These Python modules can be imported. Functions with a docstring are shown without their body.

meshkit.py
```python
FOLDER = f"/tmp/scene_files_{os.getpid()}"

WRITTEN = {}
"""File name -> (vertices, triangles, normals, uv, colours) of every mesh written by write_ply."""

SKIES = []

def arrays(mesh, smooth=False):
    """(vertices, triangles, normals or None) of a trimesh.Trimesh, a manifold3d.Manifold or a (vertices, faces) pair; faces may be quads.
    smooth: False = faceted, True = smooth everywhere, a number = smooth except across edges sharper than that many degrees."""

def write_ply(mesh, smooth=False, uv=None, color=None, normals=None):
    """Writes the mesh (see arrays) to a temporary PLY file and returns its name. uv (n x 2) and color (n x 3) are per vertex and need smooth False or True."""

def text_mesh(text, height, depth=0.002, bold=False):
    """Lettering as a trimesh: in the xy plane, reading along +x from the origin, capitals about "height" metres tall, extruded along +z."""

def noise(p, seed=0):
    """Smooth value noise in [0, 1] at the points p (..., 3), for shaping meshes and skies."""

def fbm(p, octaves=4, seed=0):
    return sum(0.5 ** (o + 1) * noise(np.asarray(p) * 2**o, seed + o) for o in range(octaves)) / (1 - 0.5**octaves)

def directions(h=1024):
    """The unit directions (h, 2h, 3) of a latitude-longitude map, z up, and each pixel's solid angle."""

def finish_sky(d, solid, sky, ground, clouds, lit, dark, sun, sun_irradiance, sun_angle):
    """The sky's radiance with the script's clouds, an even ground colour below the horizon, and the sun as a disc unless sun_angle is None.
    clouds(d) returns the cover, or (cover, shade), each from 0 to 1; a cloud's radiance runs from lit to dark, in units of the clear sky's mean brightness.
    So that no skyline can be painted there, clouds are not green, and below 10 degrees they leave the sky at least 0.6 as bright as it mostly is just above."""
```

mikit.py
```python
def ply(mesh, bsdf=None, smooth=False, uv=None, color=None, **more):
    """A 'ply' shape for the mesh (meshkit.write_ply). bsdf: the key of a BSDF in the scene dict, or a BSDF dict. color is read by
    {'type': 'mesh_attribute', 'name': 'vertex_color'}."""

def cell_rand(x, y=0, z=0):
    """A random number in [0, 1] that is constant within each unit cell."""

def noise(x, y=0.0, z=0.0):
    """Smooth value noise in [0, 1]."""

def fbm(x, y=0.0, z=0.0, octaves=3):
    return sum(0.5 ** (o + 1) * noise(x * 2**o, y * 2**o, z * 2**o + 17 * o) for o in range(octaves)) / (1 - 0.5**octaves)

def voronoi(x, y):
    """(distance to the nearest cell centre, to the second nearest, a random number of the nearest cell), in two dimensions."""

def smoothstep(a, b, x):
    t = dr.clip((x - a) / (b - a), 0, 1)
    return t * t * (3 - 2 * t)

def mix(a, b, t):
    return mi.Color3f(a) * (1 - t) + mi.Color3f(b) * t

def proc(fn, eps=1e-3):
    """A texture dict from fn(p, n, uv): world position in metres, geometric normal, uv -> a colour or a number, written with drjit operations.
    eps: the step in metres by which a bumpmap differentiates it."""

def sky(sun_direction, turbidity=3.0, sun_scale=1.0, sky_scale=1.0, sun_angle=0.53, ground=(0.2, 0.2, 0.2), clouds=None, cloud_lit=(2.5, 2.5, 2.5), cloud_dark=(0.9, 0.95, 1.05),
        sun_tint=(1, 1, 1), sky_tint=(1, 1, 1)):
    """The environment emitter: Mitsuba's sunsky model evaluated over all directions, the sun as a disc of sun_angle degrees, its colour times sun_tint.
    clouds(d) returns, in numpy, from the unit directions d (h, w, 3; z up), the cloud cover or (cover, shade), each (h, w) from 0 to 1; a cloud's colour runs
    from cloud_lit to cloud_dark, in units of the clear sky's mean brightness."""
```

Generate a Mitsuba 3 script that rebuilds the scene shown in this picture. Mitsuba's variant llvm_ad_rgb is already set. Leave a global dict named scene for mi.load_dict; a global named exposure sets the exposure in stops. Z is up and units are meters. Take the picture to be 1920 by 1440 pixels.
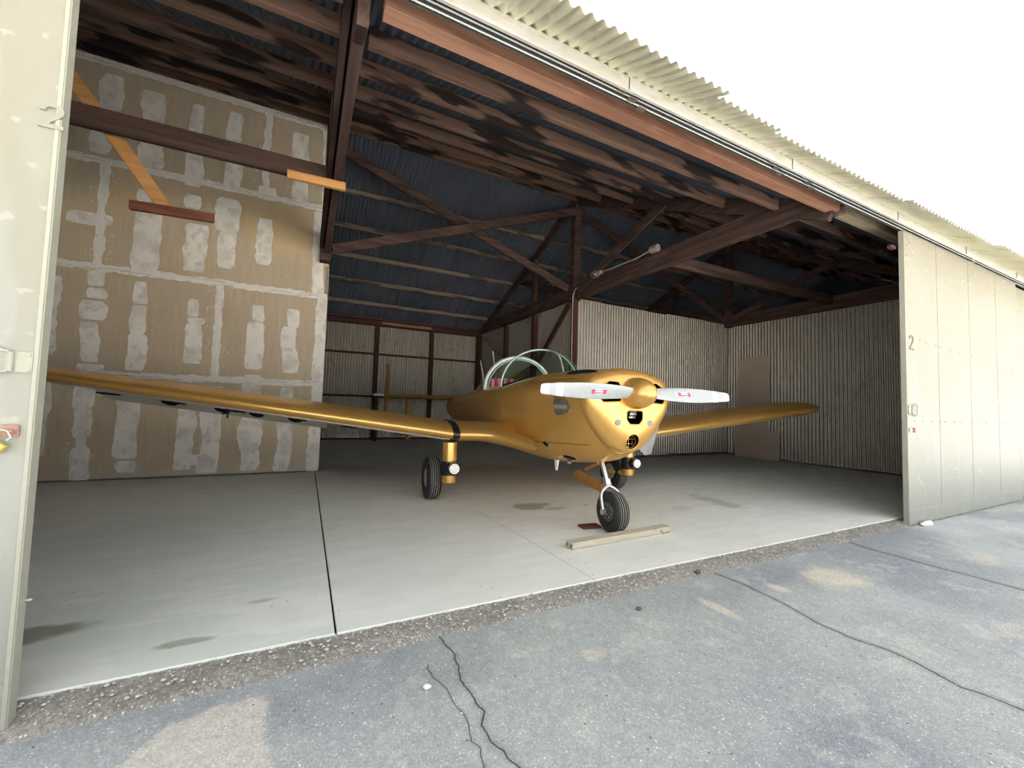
import math
import numpy as np
import trimesh
import drjit as dr
import mitsuba as mi
import mikit
import meshkit
from mikit import noise, fbm, voronoi, cell_rand, smoothstep, mix
from scipy.interpolate import PchipInterpolator, CubicSpline
from manifold3d import Manifold, Mesh
from shapely.geometry import Polygon

T = mi.ScalarTransform4f
PI = math.pi
rng = np.random.default_rng(7)
scene, labels = {'type': 'scene'}, {}

# ---------------------------------------------------------------- camera, sky, exposure
YAW, PITCH, ROLL, FOC = 0.46573246, 0.05231865, 0.03011019, 768.79
CAM = np.array([0, 0, 1.0])
_f = np.array([math.sin(YAW) * math.cos(PITCH), math.cos(YAW) * math.cos(PITCH), math.sin(PITCH)])
_r = np.array([math.cos(YAW), -math.sin(YAW), 0.0])
_u = np.cross(_r, _f)
_up = -math.sin(ROLL) * _r + math.cos(ROLL) * _u
scene['camera'] = {'type': 'perspective', 'fov_axis': 'x', 'fov': 2 * math.degrees(math.atan(960 / FOC)), 'near_clip': 0.02, 'far_clip': 500.0,
                   'to_world': T().look_at(origin=CAM.tolist(), target=(CAM + _f).tolist(), up=_up.tolist())}
exposure = 3.5
# thin bright haze; the sun stands behind the building, so the doors are in shade and the apron beyond is sunlit
scene['sky'] = mikit.sky((0.25, math.cos(math.radians(56)), math.sin(math.radians(56))), turbidity=4, sun_scale=3.1, sun_tint=(.94, 1.0, 1.12), ground=(0.3, 0.3, 0.3),
                         clouds=lambda d: np.ones(d.shape[:2]), cloud_lit=(1.6, 1.6, 1.58), cloud_dark=(1.2, 1.2, 1.2))

# ---------------------------------------------------------------- helpers
def new_key(key):
    if key not in scene and key not in labels and not any(k.startswith(key + '__') for k in scene):
        return key
    i = 1
    while True:
        k = f'{key}_{i:03d}'
        if k not in scene and k not in labels and not any(q.startswith(k + '__') for q in scene):
            return k
        i += 1

def put(key, mesh, bsdf, smooth=False, to_world=None, **kw):
    key = new_key(key)
    d = mikit.ply(mesh, bsdf, smooth=smooth, **kw) if not isinstance(mesh, dict) else dict(mesh)
    if to_world is not None:
        d['to_world'] = to_world
    scene[key] = d
    return key

def thing(name, label, cat, group=None):
    k = new_key(name)
    labels[k] = {'label': label, 'category': cat}
    if group:
        labels[k]['group'] = group
    return k

def solo(name, label, cat, mesh, bsdf, smooth=False, group=None):
    k = thing(name, label, cat, group)
    scene[k] = mikit.ply(mesh, bsdf, smooth=smooth)
    return k

def struct(name, label=None):
    labels[name] = {'kind': 'structure'}
    if label:
        labels[name]['label'] = label
    return name

def cat(ms):
    return trimesh.util.concatenate(ms)

def box(x0, x1, y0, y1, z0, z1, c=0.0):
    lo, hi = np.array([x0, y0, z0], float), np.array([x1, y1, z1], float)
    if c <= 0:
        m = trimesh.creation.box(hi - lo)
        m.apply_translation((lo + hi) / 2)
        return m
    c = min(c, 0.45 * (hi - lo).min())
    pts = []
    for i in range(8):
        s = np.array([i & 1, i >> 1 & 1, i >> 2 & 1])
        p = np.where(s, hi, lo)
        for k in range(3):
            q = p + np.where(s, -c, c)
            q[k] = p[k]
            pts.append(q)
    return trimesh.convex.convex_hull(np.array(pts))

def beam(p0, p1, w, h, up=(0, 0, 1), c=0.004):
    """Timber from p0 to p1: width w across, height h along up."""
    p0, p1 = np.array(p0, float), np.array(p1, float)
    d = p1 - p0
    L = np.linalg.norm(d)
    d /= L
    s = np.cross(up, d)
    s /= np.linalg.norm(s)
    u = np.cross(d, s)
    m = box(-L / 2, L / 2, -w / 2, w / 2, -h / 2, h / 2, c)
    M = np.eye(4)
    M[:3, 0], M[:3, 1], M[:3, 2], M[:3, 3] = d, s, u, (p0 + p1) / 2
    m.apply_transform(M)
    return m

def tube(pts, r, n=10, closed=False):
    p = np.asarray(pts, float)
    t = np.gradient(p, axis=0) if not closed else np.roll(p, -1, 0) - np.roll(p, 1, 0)
    t /= np.linalg.norm(t, axis=1, keepdims=True)
    a = np.array([0, 0, 1.0]) if abs(t[0, 2]) < .9 else np.array([1.0, 0, 0])
    fr = []
    for k in range(len(p)):
        a = a - t[k] * (a @ t[k])
        a /= np.linalg.norm(a)
        fr.append((a.copy(), np.cross(t[k], a)))
    ang = np.arange(n) * 2 * PI / n
    rr = np.broadcast_to(r, (len(p),))
    v = np.array([p[k] + rr[k] * (np.cos(g) * fr[k][0] + np.sin(g) * fr[k][1]) for k in range(len(p)) for g in ang])
    f = []
    K = len(p)
    for k in range(K if closed else K - 1):
        k2 = (k + 1) % K
        for j in range(n):
            j2 = (j + 1) % n
            f += [[k * n + j, k * n + j2, k2 * n + j2], [k * n + j, k2 * n + j2, k2 * n + j]]
    if not closed:
        v = np.vstack([v, p[0], p[-1]])
        a0, b0 = len(v) - 2, len(v) - 1
        for j in range(n):
            j2 = (j + 1) % n
            f += [[a0, j2, j], [b0, (K - 1) * n + j, (K - 1) * n + j2]]
    m = trimesh.Trimesh(v, f, process=False)
    if m.volume < 0:
        m.invert()
    return m

def cyl(p0, p1, r, n=24, r2=None):
    p0, p1 = np.array(p0, float), np.array(p1, float)
    return tube([p0, p1], [r, r if r2 is None else r2], n)

def lathe(profile, axis='z', n=48):
    """profile (radius, height) -> solid of revolution."""
    m = trimesh.creation.revolve(np.asarray(profile, float), sections=n)
    if axis == 'x':
        m.apply_transform(trimesh.transformations.rotation_matrix(PI / 2, [0, 1, 0]))
    elif axis == 'y':
        m.apply_transform(trimesh.transformations.rotation_matrix(-PI / 2, [1, 0, 0]))
    if m.volume < 0:
        m.invert()
    return m

def loft(rings, cap=True):
    R, n = len(rings), len(rings[0])
    v = np.vstack(rings)
    f = []
    for k in range(R - 1):
        for j in range(n):
            j2 = (j + 1) % n
            a, b, c, d = k * n + j, k * n + j2, (k + 1) * n + j2, (k + 1) * n + j
            f += [[a, b, c], [a, c, d]]
    if cap:
        v = np.vstack([v, rings[0].mean(0), rings[-1].mean(0)])
        a0, b0 = len(v) - 2, len(v) - 1
        for j in range(n):
            j2 = (j + 1) % n
            f += [[a0, j2, j], [b0, (R - 1) * n + j, (R - 1) * n + j2]]
    m = trimesh.Trimesh(v, f, process=False)
    if cap and m.volume < 0:
        m.invert()
    return m

def mani(m):
    m = m.copy()
    m.merge_vertices()
    return Manifold(Mesh(np.asarray(m.vertices, np.float32), np.asarray(m.faces, np.uint32)))

def tri(M):
    q = M.to_mesh()
    return trimesh.Trimesh(np.array(q.vert_properties[:, :3]), np.array(q.tri_verts), process=False)

def prism_y(poly, y0, y1):
    """polygon in (x, z) extruded along y."""
    m = trimesh.creation.extrude_polygon(poly, y1 - y0, engine='earcut')
    v = m.vertices.copy()
    m.vertices = np.c_[v[:, 0], y0 + v[:, 2], v[:, 1]]
    if m.volume < 0:
        m.invert()
    return m

def corrugated(width, length, amp=0.0115, period=0.0677, th=0.0012, seg=10):
    """Sheet in the xz plane: corrugated along x (period), straight along z, out of plane y."""
    n = int(round(width / period * seg))
    x = np.linspace(0, width, n + 1)
    y = amp * np.sin(2 * PI * x / period)
    a = np.c_[x, y - th / 2]
    b = np.c_[x, y + th / 2]
    ring = np.vstack([a, b[::-1]])
    r0 = np.c_[ring, np.zeros(len(ring))]
    r1 = np.c_[ring, np.full(len(ring), length)]
    m = loft([r0, r1], cap=False)
    k = n + 1
    f = list(map(list, m.faces))
    N = len(ring)
    for off, fl in ((0, 0), (N, 1)):
        for i in range(n):
            q = [off + i, off + i + 1, off + N - 2 - i, off + N - 1 - i]
            t = [[q[0], q[2], q[1]], [q[0], q[3], q[2]]]
            f += [w[::-1] for w in t] if fl else t
    m = trimesh.Trimesh(m.vertices, f, process=False)
    if m.volume < 0:
        m.invert()
    return m

# ---------------------------------------------------------------- materials
def rgb(c):
    return {'type': 'rgb', 'value': list(c)}

def principled(c, rough=.6, metal=0.0, spec=.5, **k):
    return {'type': 'twosided', 'b': {'type': 'principled', 'base_color': c if isinstance(c, dict) else rgb(c), 'roughness': rough, 'metallic': metal, 'specular': spec, **k}}

def diffuse(c):
    return {'type': 'twosided', 'b': {'type': 'diffuse', 'reflectance': c if isinstance(c, dict) else rgb(c)}}

def bump(b, fn, scale):
    return {'type': 'twosided', 'b': {'type': 'bumpmap', 't': mikit.proc(fn), 'scale': scale, 'b': b['b']}}

def seg_dist(x, y, pts):
    d = mi.Float(9.0)
    for (ax, ay), (bx, by) in zip(pts[:-1], pts[1:]):
        ux, uy = bx - ax, by - ay
        t = dr.clip(((x - ax) * ux + (y - ay) * uy) / (ux * ux + uy * uy), 0, 1)
        d = dr.minimum(d, dr.square(x - ax - t * ux) + dr.square(y - ay - t * uy))
    return dr.sqrt(d)

def concrete_fn(p, n, uv):
    a = fbm(p.x * 1.3, p.y * 1.3, 0, 4)
    s = fbm(p.x * 5, p.y * 14, 3, 4)
    c = mix((.64, .67, .635), (.725, .755, .73), a)
    c = c * (0.93 + 0.14 * s)
    # lime bloom near the front edge of the left slab
    bl = smoothstep(.48, .62, fbm(p.x * 2.2 + 3, p.y * 7, 1, 4)) * smoothstep(3.4, 2.4, p.y) * smoothstep(.25, .1, p.x)
    c = mix(c, (.60, .66, .62), bl * .8)
    w = .26 * (fbm(p.x * 5, p.y * 9, 9, 4) - .5)
    for (cx, cy, rx, ry, k) in STAINS:
        q = dr.sqrt(dr.square((p.x - cx) / rx) + dr.square((p.y - cy) / ry)) + w * 5
        c = mix(c, (.20, .185, .14), smoothstep(1.15, .55, q) * k)
    # chalky scratch marks and faint old saw line
    d = seg_dist(p.x, p.y, [(2.93, 2.68), (3.12, 2.48)])
    c = mix(c, (.72, .71, .68), smoothstep(.008, .003, d) * .8)
    d = seg_dist(p.x, p.y, [(3.03, 2.587), (3.0, 2.52)])
    c = mix(c, (.72, .71, .68), smoothstep(.007, .002, d) * .6)
    d = seg_dist(p.x, p.y, [(1.50, 3.55), (1.54, 2.75), (1.56, 1.95)])
    c = mix(c, (.40, .39, .36), smoothstep(.012, .004, d) * .35)
    # dusty dark grit
    g = cell_rand(p.x * 90, p.y * 90, 4)
    return mix(c, (.22, .21, .19), dr.select(g > .9991, .5, 0.0))
STAINS = [(-.95, 2.42, .19, .10, .75), (-.40, 2.12, .11, .035, .55), (-.14, 2.40, .10, .035, .4), (2.1, 3.6, .22, .15, .6), (2.28, 3.45, .16, .06, .4),
          (4.15, 3.05, .16, .38, .35), (3.5, 3.0, .12, .1, .15)]

CR1 = [(.59, 1.87), (.6, 1.75), (.615, 1.68), (.6, 1.64), (.6, 1.59), (.58, 1.51), (.59, 1.46), (.59, 1.39), (.6, 1.33), (.57, 1.28), (.57, 1.21), (.59, 1.16), (.62, 1.05), (.64, .9)]
CR1B = [(.49, 1.65), (.49, 1.58), (.52, 1.49), (.52, 1.42), (.535, 1.35), (.53, 1.3), (.52, 1.24), (.53, 1.2), (.51, 1.1)]
CR2 = [(2.44, 1.87), (2.45, 1.64), (2.42, 1.39), (2.37, 1.2), (2.37, 1.04), (2.41, .93), (2.4, .83), (2.35, .68), (2.38, .61), (2.39, .4), (2.36, -.2)]
CR3 = [(4.11, 1.9), (4.06, 1.64), (4.05, 1.33), (4.06, 1.09), (4.05, .88), (4.02, .3)]

def asphalt_fn(p, n, uv):
    a = fbm(p.x * 1.6, p.y * 1.6, 0, 4)
    b = fbm(p.x * .9 + 7, p.y * 2.2, 5, 3)
    c = mix((.24, .257, .29), (.355, .382, .397), smoothstep(.3, .7, a))
    c = mix(c, (.35, .39, .37), smoothstep(.45, .7, b) * .55)
    c = mix(c, (.30, .31, .34), smoothstep(3.5, 0.5, p.x) * .0)
    # worn chalky patches
    pw = fbm(p.x * 7 + 2, p.y * 7, 2, 4)
    c = mix(c, (.50, .50, .47), smoothstep(.63, .72, pw) * .3)
    wob = .10 * (fbm(p.x * 9, p.y * 9, 4, 4) - .5)
    e = dr.maximum(dr.maximum(p.x + .055, (p.y - 1.735) + .35 * dr.abs(p.x + .2)), dr.maximum(1.0 - p.y, -.31 - .75 * (1.72 - p.y) - p.x)) + wob
    c = mix(c, (.52, .505, .465), smoothstep(.02, -.02, e) * .85)
    for (cx, cy, rx, ry, k) in ((3.1, 1.47, .34, .20, .75), (2.59, 1.52, .07, .10, .7), (2.03, 1.5, .05, .16, .7), (1.15, 1.45, .07, .06, .5), (4.6, 1.2, .3, .12, .35), (3.3, .75, .25, .08, .3)):
        q = dr.sqrt(dr.square((p.x - cx) / rx) + dr.square((p.y - cy) / ry)) + wob * 8
        c = mix(c, (.56, .52, .43), smoothstep(1.0, .4, q) * k)
    # aggregate
    d1, d2, g = voronoi(p.x * 210, p.y * 210)
    c = c * (.84 + .30 * g) * (.90 + .10 * smoothstep(.0, .25, d2 - d1))
    c = mix(c, (.74, .74, .72), dr.select(g > .975, smoothstep(.5, .3, d1), 0.0) * .6)
    e1, e2, h = voronoi(p.x * 75 + 9, p.y * 75)
    c = mix(c, (.70, .70, .68), dr.select(h > .965, smoothstep(.42, .26, e1 + .2 * g), 0.0) * .6)
    c = mix(c, (.08, .08, .085), dr.select(h < .004, smoothstep(.4, .25, e1), 0.0) * .7)
    c = c * (.93 + .14 * noise(p.x * 45, p.y * 45, 3))
    wb = .010 * (fbm(p.x * 30, p.y * 30, 8, 2) - .5)
    for pts, w in ((CR1, .0045), (CR1B, .0022), (CR2, .007), (CR3, .009)):
        d = dr.abs(seg_dist(p.x + wb, p.y + wb, pts))
        c = mix(c, (.05, .05, .055), smoothstep(w, w * .35, d) * .85)
        c = c * (1 - .22 * smoothstep(w * 6, 0, d))
    return c

def asphalt_h(p, n, uv):
    return fbm(p.x * 120, p.y * 120, 0, 3)

def wood_fn(ca, cb, dark, amount, axis, freq=1.0):
    def fn(p, n, uv):
        l, q1, q2 = (p.x, p.y, p.z) if axis == 'x' else (p.y, p.x, p.z)
        g = fbm(l * 1.2 * freq, q1 * 26 * freq, q2 * 26 * freq, 4)
        fine = noise(l * 5, q1 * 160, q2 * 160)
        c = mix(ca, cb, smoothstep(.3, .7, g)) * (.9 + .2 * fine)
        b = smoothstep(.50, .64, fbm(l * 2.6 + 3 * q2, q1 * 5, q2 * 9, 3))
        return mix(c, dark, b * amount)
    return fn

def drywall_fn(p, n, uv):
    a = fbm(p.x * 1.1, 0, p.z * 1.1, 3)
    c = mix((.50, .425, .32), (.59, .51, .395), a)
    c = c * (.95 + .1 * noise(p.x * 60, 0, p.z * 3))
    painted_glow = smoothstep(.45, .62, fbm(p.x * .8 + 4, 0, p.z * .9 + 1, 3)) * smoothstep(2.35, 2.6, p.z) * smoothstep(3.9, 3.3, p.z)  # golden reflected glow on the wall, put into the board colour
    c = mix(c, (.64, .48, .27), painted_glow * .7)
    dirt = smoothstep(.16, .0, p.z + .12 * (noise(p.x * 9, 0, 3) - .5))
    c = mix(c, (.58, .57, .53), dirt * .6)
    s = smoothstep(.66, .72, fbm(p.x * 16, 0, p.z * 24, 3))
    return mix(c, (.55, .52, .47), s * .35)

def compound_fn(p, n, uv):
    a = fbm(p.x * 9, 0, p.z * 6, 4)
    c = mix((.72, .70, .66), (.85, .845, .82), smoothstep(.25, .6, a))
    c = mix(c, (.62, .58, .55), smoothstep(.58, .68, fbm(p.x * 14 + 3, 0, p.z * 9, 3)) * .6)
    k = cell_rand(p.x * 110, 0, p.z * 110)
    return mix(c, (.22, .20, .18), dr.select(k > .9985, .8, 0.0))

def cream_fn(p, n, uv):
    a = fbm(p.x * 2.2, p.y, p.z * 1.3, 4)
    c = mix((.225, .222, .178), (.25, .246, .205), a)
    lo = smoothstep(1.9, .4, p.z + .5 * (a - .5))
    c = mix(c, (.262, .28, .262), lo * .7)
    st = smoothstep(.56, .70, fbm(p.x * 9, p.y, p.z * 1.6 + 5, 3)) * smoothstep(2.2, 1.3, p.z)
    c = mix(c, (.275, .30, .28), st * .45)
    s2 = smoothstep(.66, .74, fbm(p.x * 22, p.y * 8, p.z * 22, 3))
    return mix(c, (.40, .405, .385), s2 * .35)

def cream_h(p, n, uv):
    return fbm(p.x * 22, p.y * 22, p.z * 22, 3)

def sheet_fn(p, n, uv):
    a = fbm(p.x * 1.5, p.y * 1.5, p.z * .7, 3)
    c = mix((.37, .355, .315), (.46, .44, .395), a)
    sp = smoothstep(.62, .74, fbm(p.x * 14, p.y * 14, p.z * 9, 3))
    return mix(c, (.27, .25, .22), sp * .5)

def eave_fn(p, n, uv):
    a = fbm(p.x * 3, p.y * 1.5, 0, 4)
    c = mix((.54, .515, .375), (.64, .625, .50), a)
    s = smoothstep(.6, .7, fbm(p.x * 24, p.y * 6, 3, 3))
    return mix(c, (.36, .31, .22), s * .4)

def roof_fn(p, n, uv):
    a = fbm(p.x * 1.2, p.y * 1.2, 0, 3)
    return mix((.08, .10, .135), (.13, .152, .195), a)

def galv_fn(p, n, uv):
    a = fbm(p.x * 5, p.y * 20, p.z * 20, 4)
    c = mix((.50, .50, .48), (.62, .62, .605), a)
    return mix(c, (.50, .45, .36), smoothstep(.62, .75, fbm(p.x * 8 + 5, 0, p.z * 40, 3)) * .5)

def dirt_fn(p, n, uv):
    a = fbm(p.x * 6, p.y * 14, 0, 4)
    d1, d2, g = voronoi(p.x * 130, p.y * 130)
    c = mix((.225, .215, .20), (.345, .335, .315), a) * (.72 + .5 * g) * (.72 + .28 * smoothstep(.0, .3, d2 - d1))
    return mix(c, (.70, .69, .66), dr.select(g > .93, smoothstep(.5, .3, d1), 0.0) * .6)

def weathered_fn(p, n, uv):
    q = p.x + p.y * .2
    g = fbm(q * 3, p.y * 70, p.z * 70, 4)
    c = mix((.36, .33, .26), (.56, .52, .42), g)
    b = smoothstep(.60, .66, fbm(p.x * 9, p.y * 22, p.z * 22, 3)) * smoothstep(2.52, 2.6, p.x)
    return mix(c, (.16, .11, .09), b * .9)

BS = {
    'm_concrete': diffuse(mikit.proc(concrete_fn)),
    'm_asphalt': bump(principled(mikit.proc(asphalt_fn), .75, spec=.35), asphalt_h, .003),
    'm_bounce_slab': diffuse((.55, .545, .52)),  # pale surface of the added light-bouncing slab
    'm_dirt': diffuse(mikit.proc(dirt_fn)),
    'm_stone': diffuse((.50, .49, .46)), 'm_stone_dark': diffuse((.13, .125, .12)), 'm_stone_white': diffuse((.72, .71, .68)),
    'm_wood_dark': diffuse(mikit.proc(wood_fn((.066, .044, .040), (.105, .07, .062), (.04, .03, .029), .5, 'y'))),
    'm_wood_beam': diffuse(mikit.proc(wood_fn((.066, .044, .040), (.105, .07, .062), (.04, .03, .029), .5, 'x'))),
    'm_purlin': diffuse(mikit.proc(wood_fn((.145, .09, .07), (.21, .135, .105), (.03, .024, .025), .95, 'x'))),
    'm_purlin_pale': diffuse(mikit.proc(wood_fn((.16, .135, .11), (.235, .195, .155), (.06, .05, .045), .8, 'x'))),
    'm_header': diffuse(mikit.proc(wood_fn((.33, .165, .11), (.43, .24, .165), (.21, .10, .075), .4, 'x'))),
    'm_orange_wood': diffuse(mikit.proc(wood_fn((.46, .24, .09), (.56, .31, .13), (.34, .17, .07), .3, 'x'))),
    'm_red_wood': diffuse(mikit.proc(wood_fn((.15, .062, .042), (.20, .085, .058), (.10, .042, .032), .4, 'x'))),
    'm_maroon': diffuse((.085, .042, .036)),
    'm_grey_wood': diffuse(mikit.proc(wood_fn((.24, .195, .14), (.32, .27, .20), (.15, .12, .09), .5, 'x'))),
    'm_weathered': diffuse(mikit.proc(weathered_fn)),
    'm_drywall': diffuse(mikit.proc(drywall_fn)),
    'm_compound': diffuse(mikit.proc(compound_fn)),
    'm_tape': diffuse((.80, .79, .765)),
    'm_paper_edge': diffuse((.70, .68, .64)),
    'm_cream': bump(principled(mikit.proc(cream_fn), .45, spec=.4), cream_h, .0015),
    'm_cream_trim': principled((.31, .32, .27), .5, spec=.4),
    'm_cream_seam': diffuse((.13, .12, .09)),
    'm_sheet': principled(mikit.proc(sheet_fn), .42, metal=.6, spec=.5),
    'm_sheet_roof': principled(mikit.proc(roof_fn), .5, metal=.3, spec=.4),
    'm_eave': principled(mikit.proc(eave_fn), .6, spec=.3),
    'm_galv': principled(mikit.proc(galv_fn), .4, metal=.35, spec=.5),
    'm_steel': principled((.62, .62, .61), .3, metal=.9),
    'm_lip': principled((.78, .79, .77), .4, metal=.2),
    'm_track_dark': principled((.12, .125, .12), .5, metal=.5),
    'm_rust': principled((.34, .20, .16), .7, metal=.2),
    'm_rust_light': principled((.62, .55, .50), .6, metal=.2),
    'm_gold': principled((.63, .36, .095), .30, metal=.62, spec=.5, clearcoat=1.0, clearcoat_gloss=.95),
    'm_gold_dull': principled((.40, .20, .055), .5, metal=.4),
    'm_gold_seam': principled((.20, .11, .03), .5, metal=.4),
    'm_rivet': principled((.62, .40, .16), .3, metal=.7),
    'm_yellow': principled((.55, .42, .08), .45, spec=.4),
    'm_silver_skin': principled((.50, .49, .46), .35, metal=.35),
    'm_black': principled((.012, .012, .016), .22, spec=.5),
    'm_black_matte': diffuse((.015, .015, .017)),
    'm_blade': principled((.33, .365, .39), .35, spec=.5),
    'm_white': principled((.85, .85, .84), .35, spec=.5),
    'm_decal_red': principled((.55, .05, .12), .4), 'm_decal_cyan': principled((.35, .70, .78), .4),
    'm_tyre': principled((.022, .022, .024), .6, spec=.35),
    'm_tread': principled((.16, .155, .15), .7, spec=.3),
    'm_hub': principled((.42, .42, .41), .4, metal=.6),
    'm_hub_dark': principled((.10, .105, .11), .45, metal=.4),
    'm_frame_green': principled((.42, .56, .49), .35, metal=.4),
    'm_frame_white': principled((.74, .76, .76), .3, metal=.3),
    'm_red_seat': principled((.42, .03, .07), .6), 'm_pink_seat': principled((.60, .27, .28), .6),
    'm_grey_lining': diffuse((.34, .36, .34)),
    'm_lamp_reflector': principled((.9, .9, .92), .12, metal=.95),
    'm_engine': principled((.10, .10, .10), .5, metal=.5),
    'm_flap_grey': principled((.17, .175, .20), .4, metal=.5),
    'm_slate': principled((.20, .19, .16), .45, metal=.5),
    'm_conduit': principled((.44, .41, .38), .5, metal=.4),
    'm_plywood': diffuse((.60, .51, .42)), 'm_plywood_edge': diffuse((.68, .61, .52)),
    'm_brass': principled((.72, .55, .10), .3, metal=.6),
    'm_number': principled((.15, .135, .13), .6),
    'm_glass': {'type': 'thindielectric', 'int_ior': 1.4, 'specular_transmittance': rgb((.76, .90, .83))},
}
for k, v in BS.items():
    scene[k] = v

# ================================================================ SETTING
def roof_z(y):
    return 5.12 - .471 * (6.4 - y) if y < 6.4 else 5.12 - .41 * (y - 6.4)

XL, XR, YB = -4.4, 13.6, 11.35
# ---- floor: cast slabs with open joints
struct('floor', 'grey cast concrete hangar floor with dark joints and oil stains')
J = .009
for (x0, x1, y0, y1) in ((XL, .17 - J / 2, 1.95, 6.36), (.17 + J / 2, 4.385 - J / 4, 1.95, 6.36), (4.385 + J / 4, 9.1, 1.95, 6.36), (9.1, XR, 1.95, 6.36), (XL, .17, 6.362, YB), (.17, 4.6, 6.362, YB), (4.6, XR, 6.362, YB)):
    put('floor__slab', box(x0, x1, y0, y1, -.14, 0, .003), 'm_concrete')
put('floor__joint_bed', box(XL, XR, 1.97, YB, -.2, -.025), 'm_black_matte')
# ---- asphalt apron
struct('ground', 'worn blue grey asphalt apron with cracks and dusty patches')
gx = np.r_[-30, -12, -5, np.linspace(-3, 10, 131), 14, 25, 45]
gy = np.r_[-45, -20, -8, -3, np.linspace(-1.5, 1.9, 69)]
GX, GY = np.meshgrid(gx, gy, indexing='ij')
GP = np.stack([GX, GY, np.zeros_like(GX)], -1)
near = np.clip((GY + 2.5) / 1.5, 0, 1)
GZ = -.05 + .008 * near * (meshkit.fbm(GP * 2.0, 3, 5) - .5) - .0 * GX
gv = np.stack([GX, GY, GZ], -1).reshape(-1, 3)
gi, gj = np.meshgrid(np.arange(len(gx) - 1), np.arange(len(gy) - 1), indexing='ij')
gq = (gi * len(gy) + gj).ravel()
put('ground', (gv, np.c_[gq, gq + len(gy), gq + len(gy) + 1, gq + 1]), 'm_asphalt', smooth=True)
put('ground__bounce_slab', box(-40, 50, -46, -2.6, -.30, -.035, .01), 'm_bounce_slab')  # unseen pale slab, added to bounce sunlight into the hangar
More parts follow.
